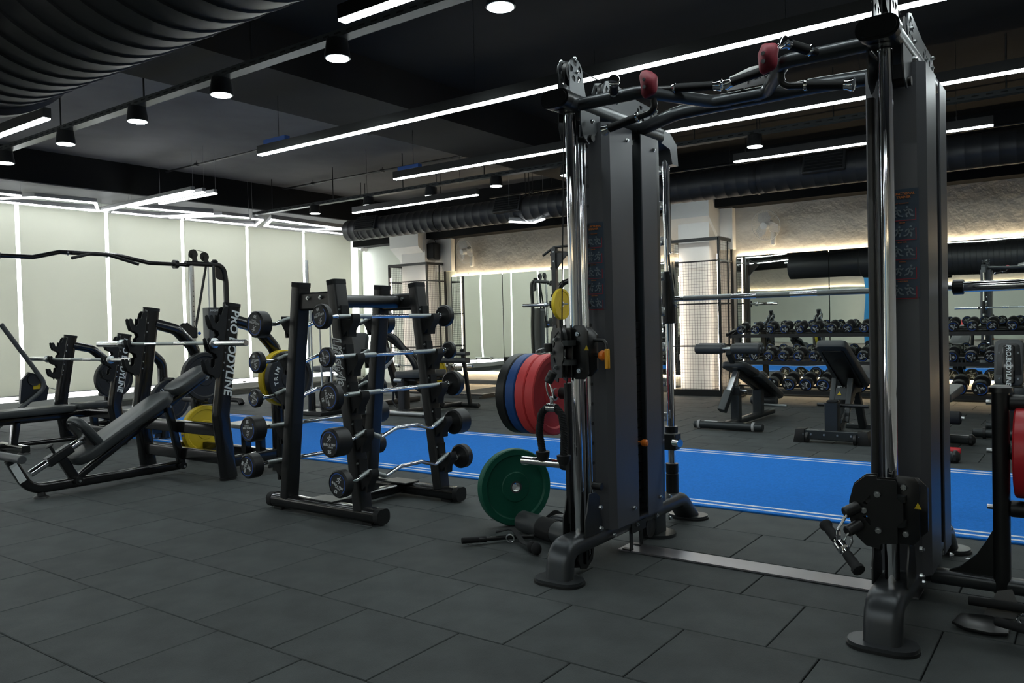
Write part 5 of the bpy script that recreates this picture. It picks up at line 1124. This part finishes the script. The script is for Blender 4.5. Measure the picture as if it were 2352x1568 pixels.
for x in (-6.42, -5.30):
    for y in (9.95, 10.75):
        u = part('upright', B().sweep(rr(.075, .075, .006), [(x, y, .0), (x, y, 2.30)], (0, 1, 0)), 'powder_black', pwr)
        h = B()
        for i in range(18): h.box((x - .0375 * (1 if i % 2 else 0), y - .0378, .5 + .1 * i), (.03, .001, .04))
        part('slots', h, 'print_black', u, kind='stuff')
        bo = B()
        for z in (2.24, 2.1, 1.5, 1.3): bo.bolt((x + .01, y - .038, z), (0, -1, 0), .012, .008)
        part('bolts', bo, 'steel', u, kind='stuff')
    part('side_rail', bxs((x - .03, x + .03, 9.95, 10.75, .02, .08), (x - .03, x + .03, 9.95, 10.75, 2.2, 2.26)), 'powder_black', pwr); part('hook', B().box((x, 9.88, 1.44), (.08, .08, .06), .01).box((x, 9.85, 1.48), (.08, .02, .08), .005), 'foam', pwr)
    part('gusset', B(Matrix(((1, 0, 0, x), (0, 0, -1, 9.95), (0, 1, 0, 0), (0, 0, 0, 1)))).extr([(.0, 2.22), (.25, 2.22), (.0, 1.95)], .02), 'powder_black', pwr)
part('pull_up_bar', B().tube([(-6.62, 9.95, 2.20), (-6.42, 9.95, 2.31), (-5.30, 9.95, 2.31), (-5.1, 9.95, 2.2)], .018, 10, fil=.05), 'powder_black', pwr); part('rear_rail', bxs((-6.42, -5.3, 10.72, 10.78, 2.2, 2.26), (-6.42, -5.3, 10.72, 10.78, .02, .08)), 'powder_black', pwr)
olympic(-6.95, -4.75, 9.875, 1.468, 'chrome barbell on the hooks of the power rack'); bumper('yellow bumper plate on the barbell of the power rack', (-6.60 + .33, 9.875, 1.468), (1, 0, 0), .226, .06, 'rubber_yellow')
tm_ = thing('tower_machine', 'black curved tower machine just left of the power rack', 'exercise machine', (-6.9, 10.9, 0))
part('curved_frame', B().tube([(-6.95, 10.9, .03), (-6.95, 10.9, 1.82), (-6.6, 10.9, 1.9)], .045, 12, fil=.15), 'gloss_black', tm_); part('white_shroud', B().sweep(rr(.10, .03, .01), [(-6.86, 10.92, .9), (-6.72, 10.92, 1.85)], (0, 1, 0)), 'white_paint', tm_); part('base', B().box((-6.8, 10.95, .03), (.5, .6, .06), .015), 'powder_black', tm_); part('dark_shroud', B().box((-6.80, 10.97, .9), (.2, .08, 1.5), .02), 'powder_black', tm_)

# ================================================================ LOOSE ITEMS ON THE FLOOR
fr = thing('foam_roller', 'fat black cylinder lying on the floor behind the near left foot of the pulley machine', 'foam roller', (-2.45, 3.66, .06))
a, e = V((-2.66, 3.72, .062)), V((-2.22, 3.56, .062)); part('cylinder', B().cyl(a, e, .06, n=24, bev=.008), 'vinyl', fr); part('grip_band', B().cyl(a.lerp(e, .42), a.lerp(e, .7), .0615, n=24), 'foam', fr)
lt = thing('pull_down_bar', 'thin black pull-down bar on the floor in front of the green plate', 'bar', (-2.68, 3.42, .02))
part('bar', B().tube([(-2.70, 3.37, .028), (-2.62, 3.50, .022), (-2.50, 3.60, .022)], .012, 10), 'powder_black', lt); part('grip', B().cyl((-2.765, 3.30, .03), (-2.68, 3.41, .026), .0165, n=14, bev=.003), 'foam', lt)
rg = thing('ankle_strap', 'black strap with steel ring and end stops on the floor beside the fat cylinder', 'strap', (-2.45, 3.45, .01))
part('strap', B().sweep(rr(.035, .006, .002, 1), fillet([(-2.66, 3.47, .055), (-2.58, 3.52, .075), (-2.48, 3.47, .02), (-2.38, 3.40, .03)], .05), (0, 0, 1)), 'foam', rg); part('ring', B().tube([(-2.575 + .022 * math.cos(2 * PI * i / 16), 3.485 + .006 * math.cos(2 * PI * i / 16), .026 + .022 * math.sin(2 * PI * i / 16)) for i in range(16)], .004, 7, closed=True, up=(.3, -1, 0)), 'steel', rg)
for p in ((-2.37, 3.395, .032), (-2.325, 3.37, .034)): part('end_stop', B().ball(p, .033, 12, 8, (.9, .7, 1)), 'foam', rg)
sk = thing('strap_loop', 'crumpled black strap between the green plate and the pulley machine', 'strap', (-2.45, 3.86, 0)); part('loop', B().sweep(rr(.05, .006, .002, 1), fillet([(-2.62, 3.86, .01), (-2.52, 3.86, .09), (-2.40, 3.84, .06), (-2.34, 3.82, .10), (-2.28, 3.80, .01)], .03), (0, 1, 0)), 'foam', sk)
vh_ = thing('row_handle', 'black close-grip row handle lying on the floor at the right picture edge', 'handle', (-.32, 3.46, .03))
part('grip', B().cyl((-.405, 3.54, .07), (-.20, 3.555, .068), .017, n=14, bev=.003), 'foam', vh_); part('foot_plate', B(frame((-.35, 3.45, .022), (1, .15, 0), (-.1, 1, .12))).extr([(-.10, -.03), (-.06, -.07), (.02, -.085), (.08, -.07), (.09, .03), (.02, .06), (-.07, .05)], .012, bev=.003), 'powder_black', vh_)
part('side_plate', B(frame((-.29, 3.62, .05), (1, 0, .1), (.1, .3, 1))).extr([(-.08, -.05), (.06, -.05), (.03, .06), (-.02, .05)], .01), 'powder_black', vh_); part('grip', B().cyl((-.30, 3.38, .06), (-.17, 3.33, .06), .017, n=14, bev=.003), 'foam', vh_); part('swivel_ring', B().tube([(-.215 + .02 * math.cos(2 * PI * i / 14), 3.44, .06 + .02 * math.sin(2 * PI * i / 14)) for i in range(14)], .006, 7, closed=True, up=(0, 1, 0)), 'chrome', vh_)
solo('paper_scrap', B().extr([(-.512, 4.385), (-.462, 4.39), (-.468, 4.415), (-.508, 4.412)], .003, Matrix.Translation((0, 0, .0025))), 'print_white', 'tiny white paper scrap on the floor beside the right pulley column foot', 'paper')
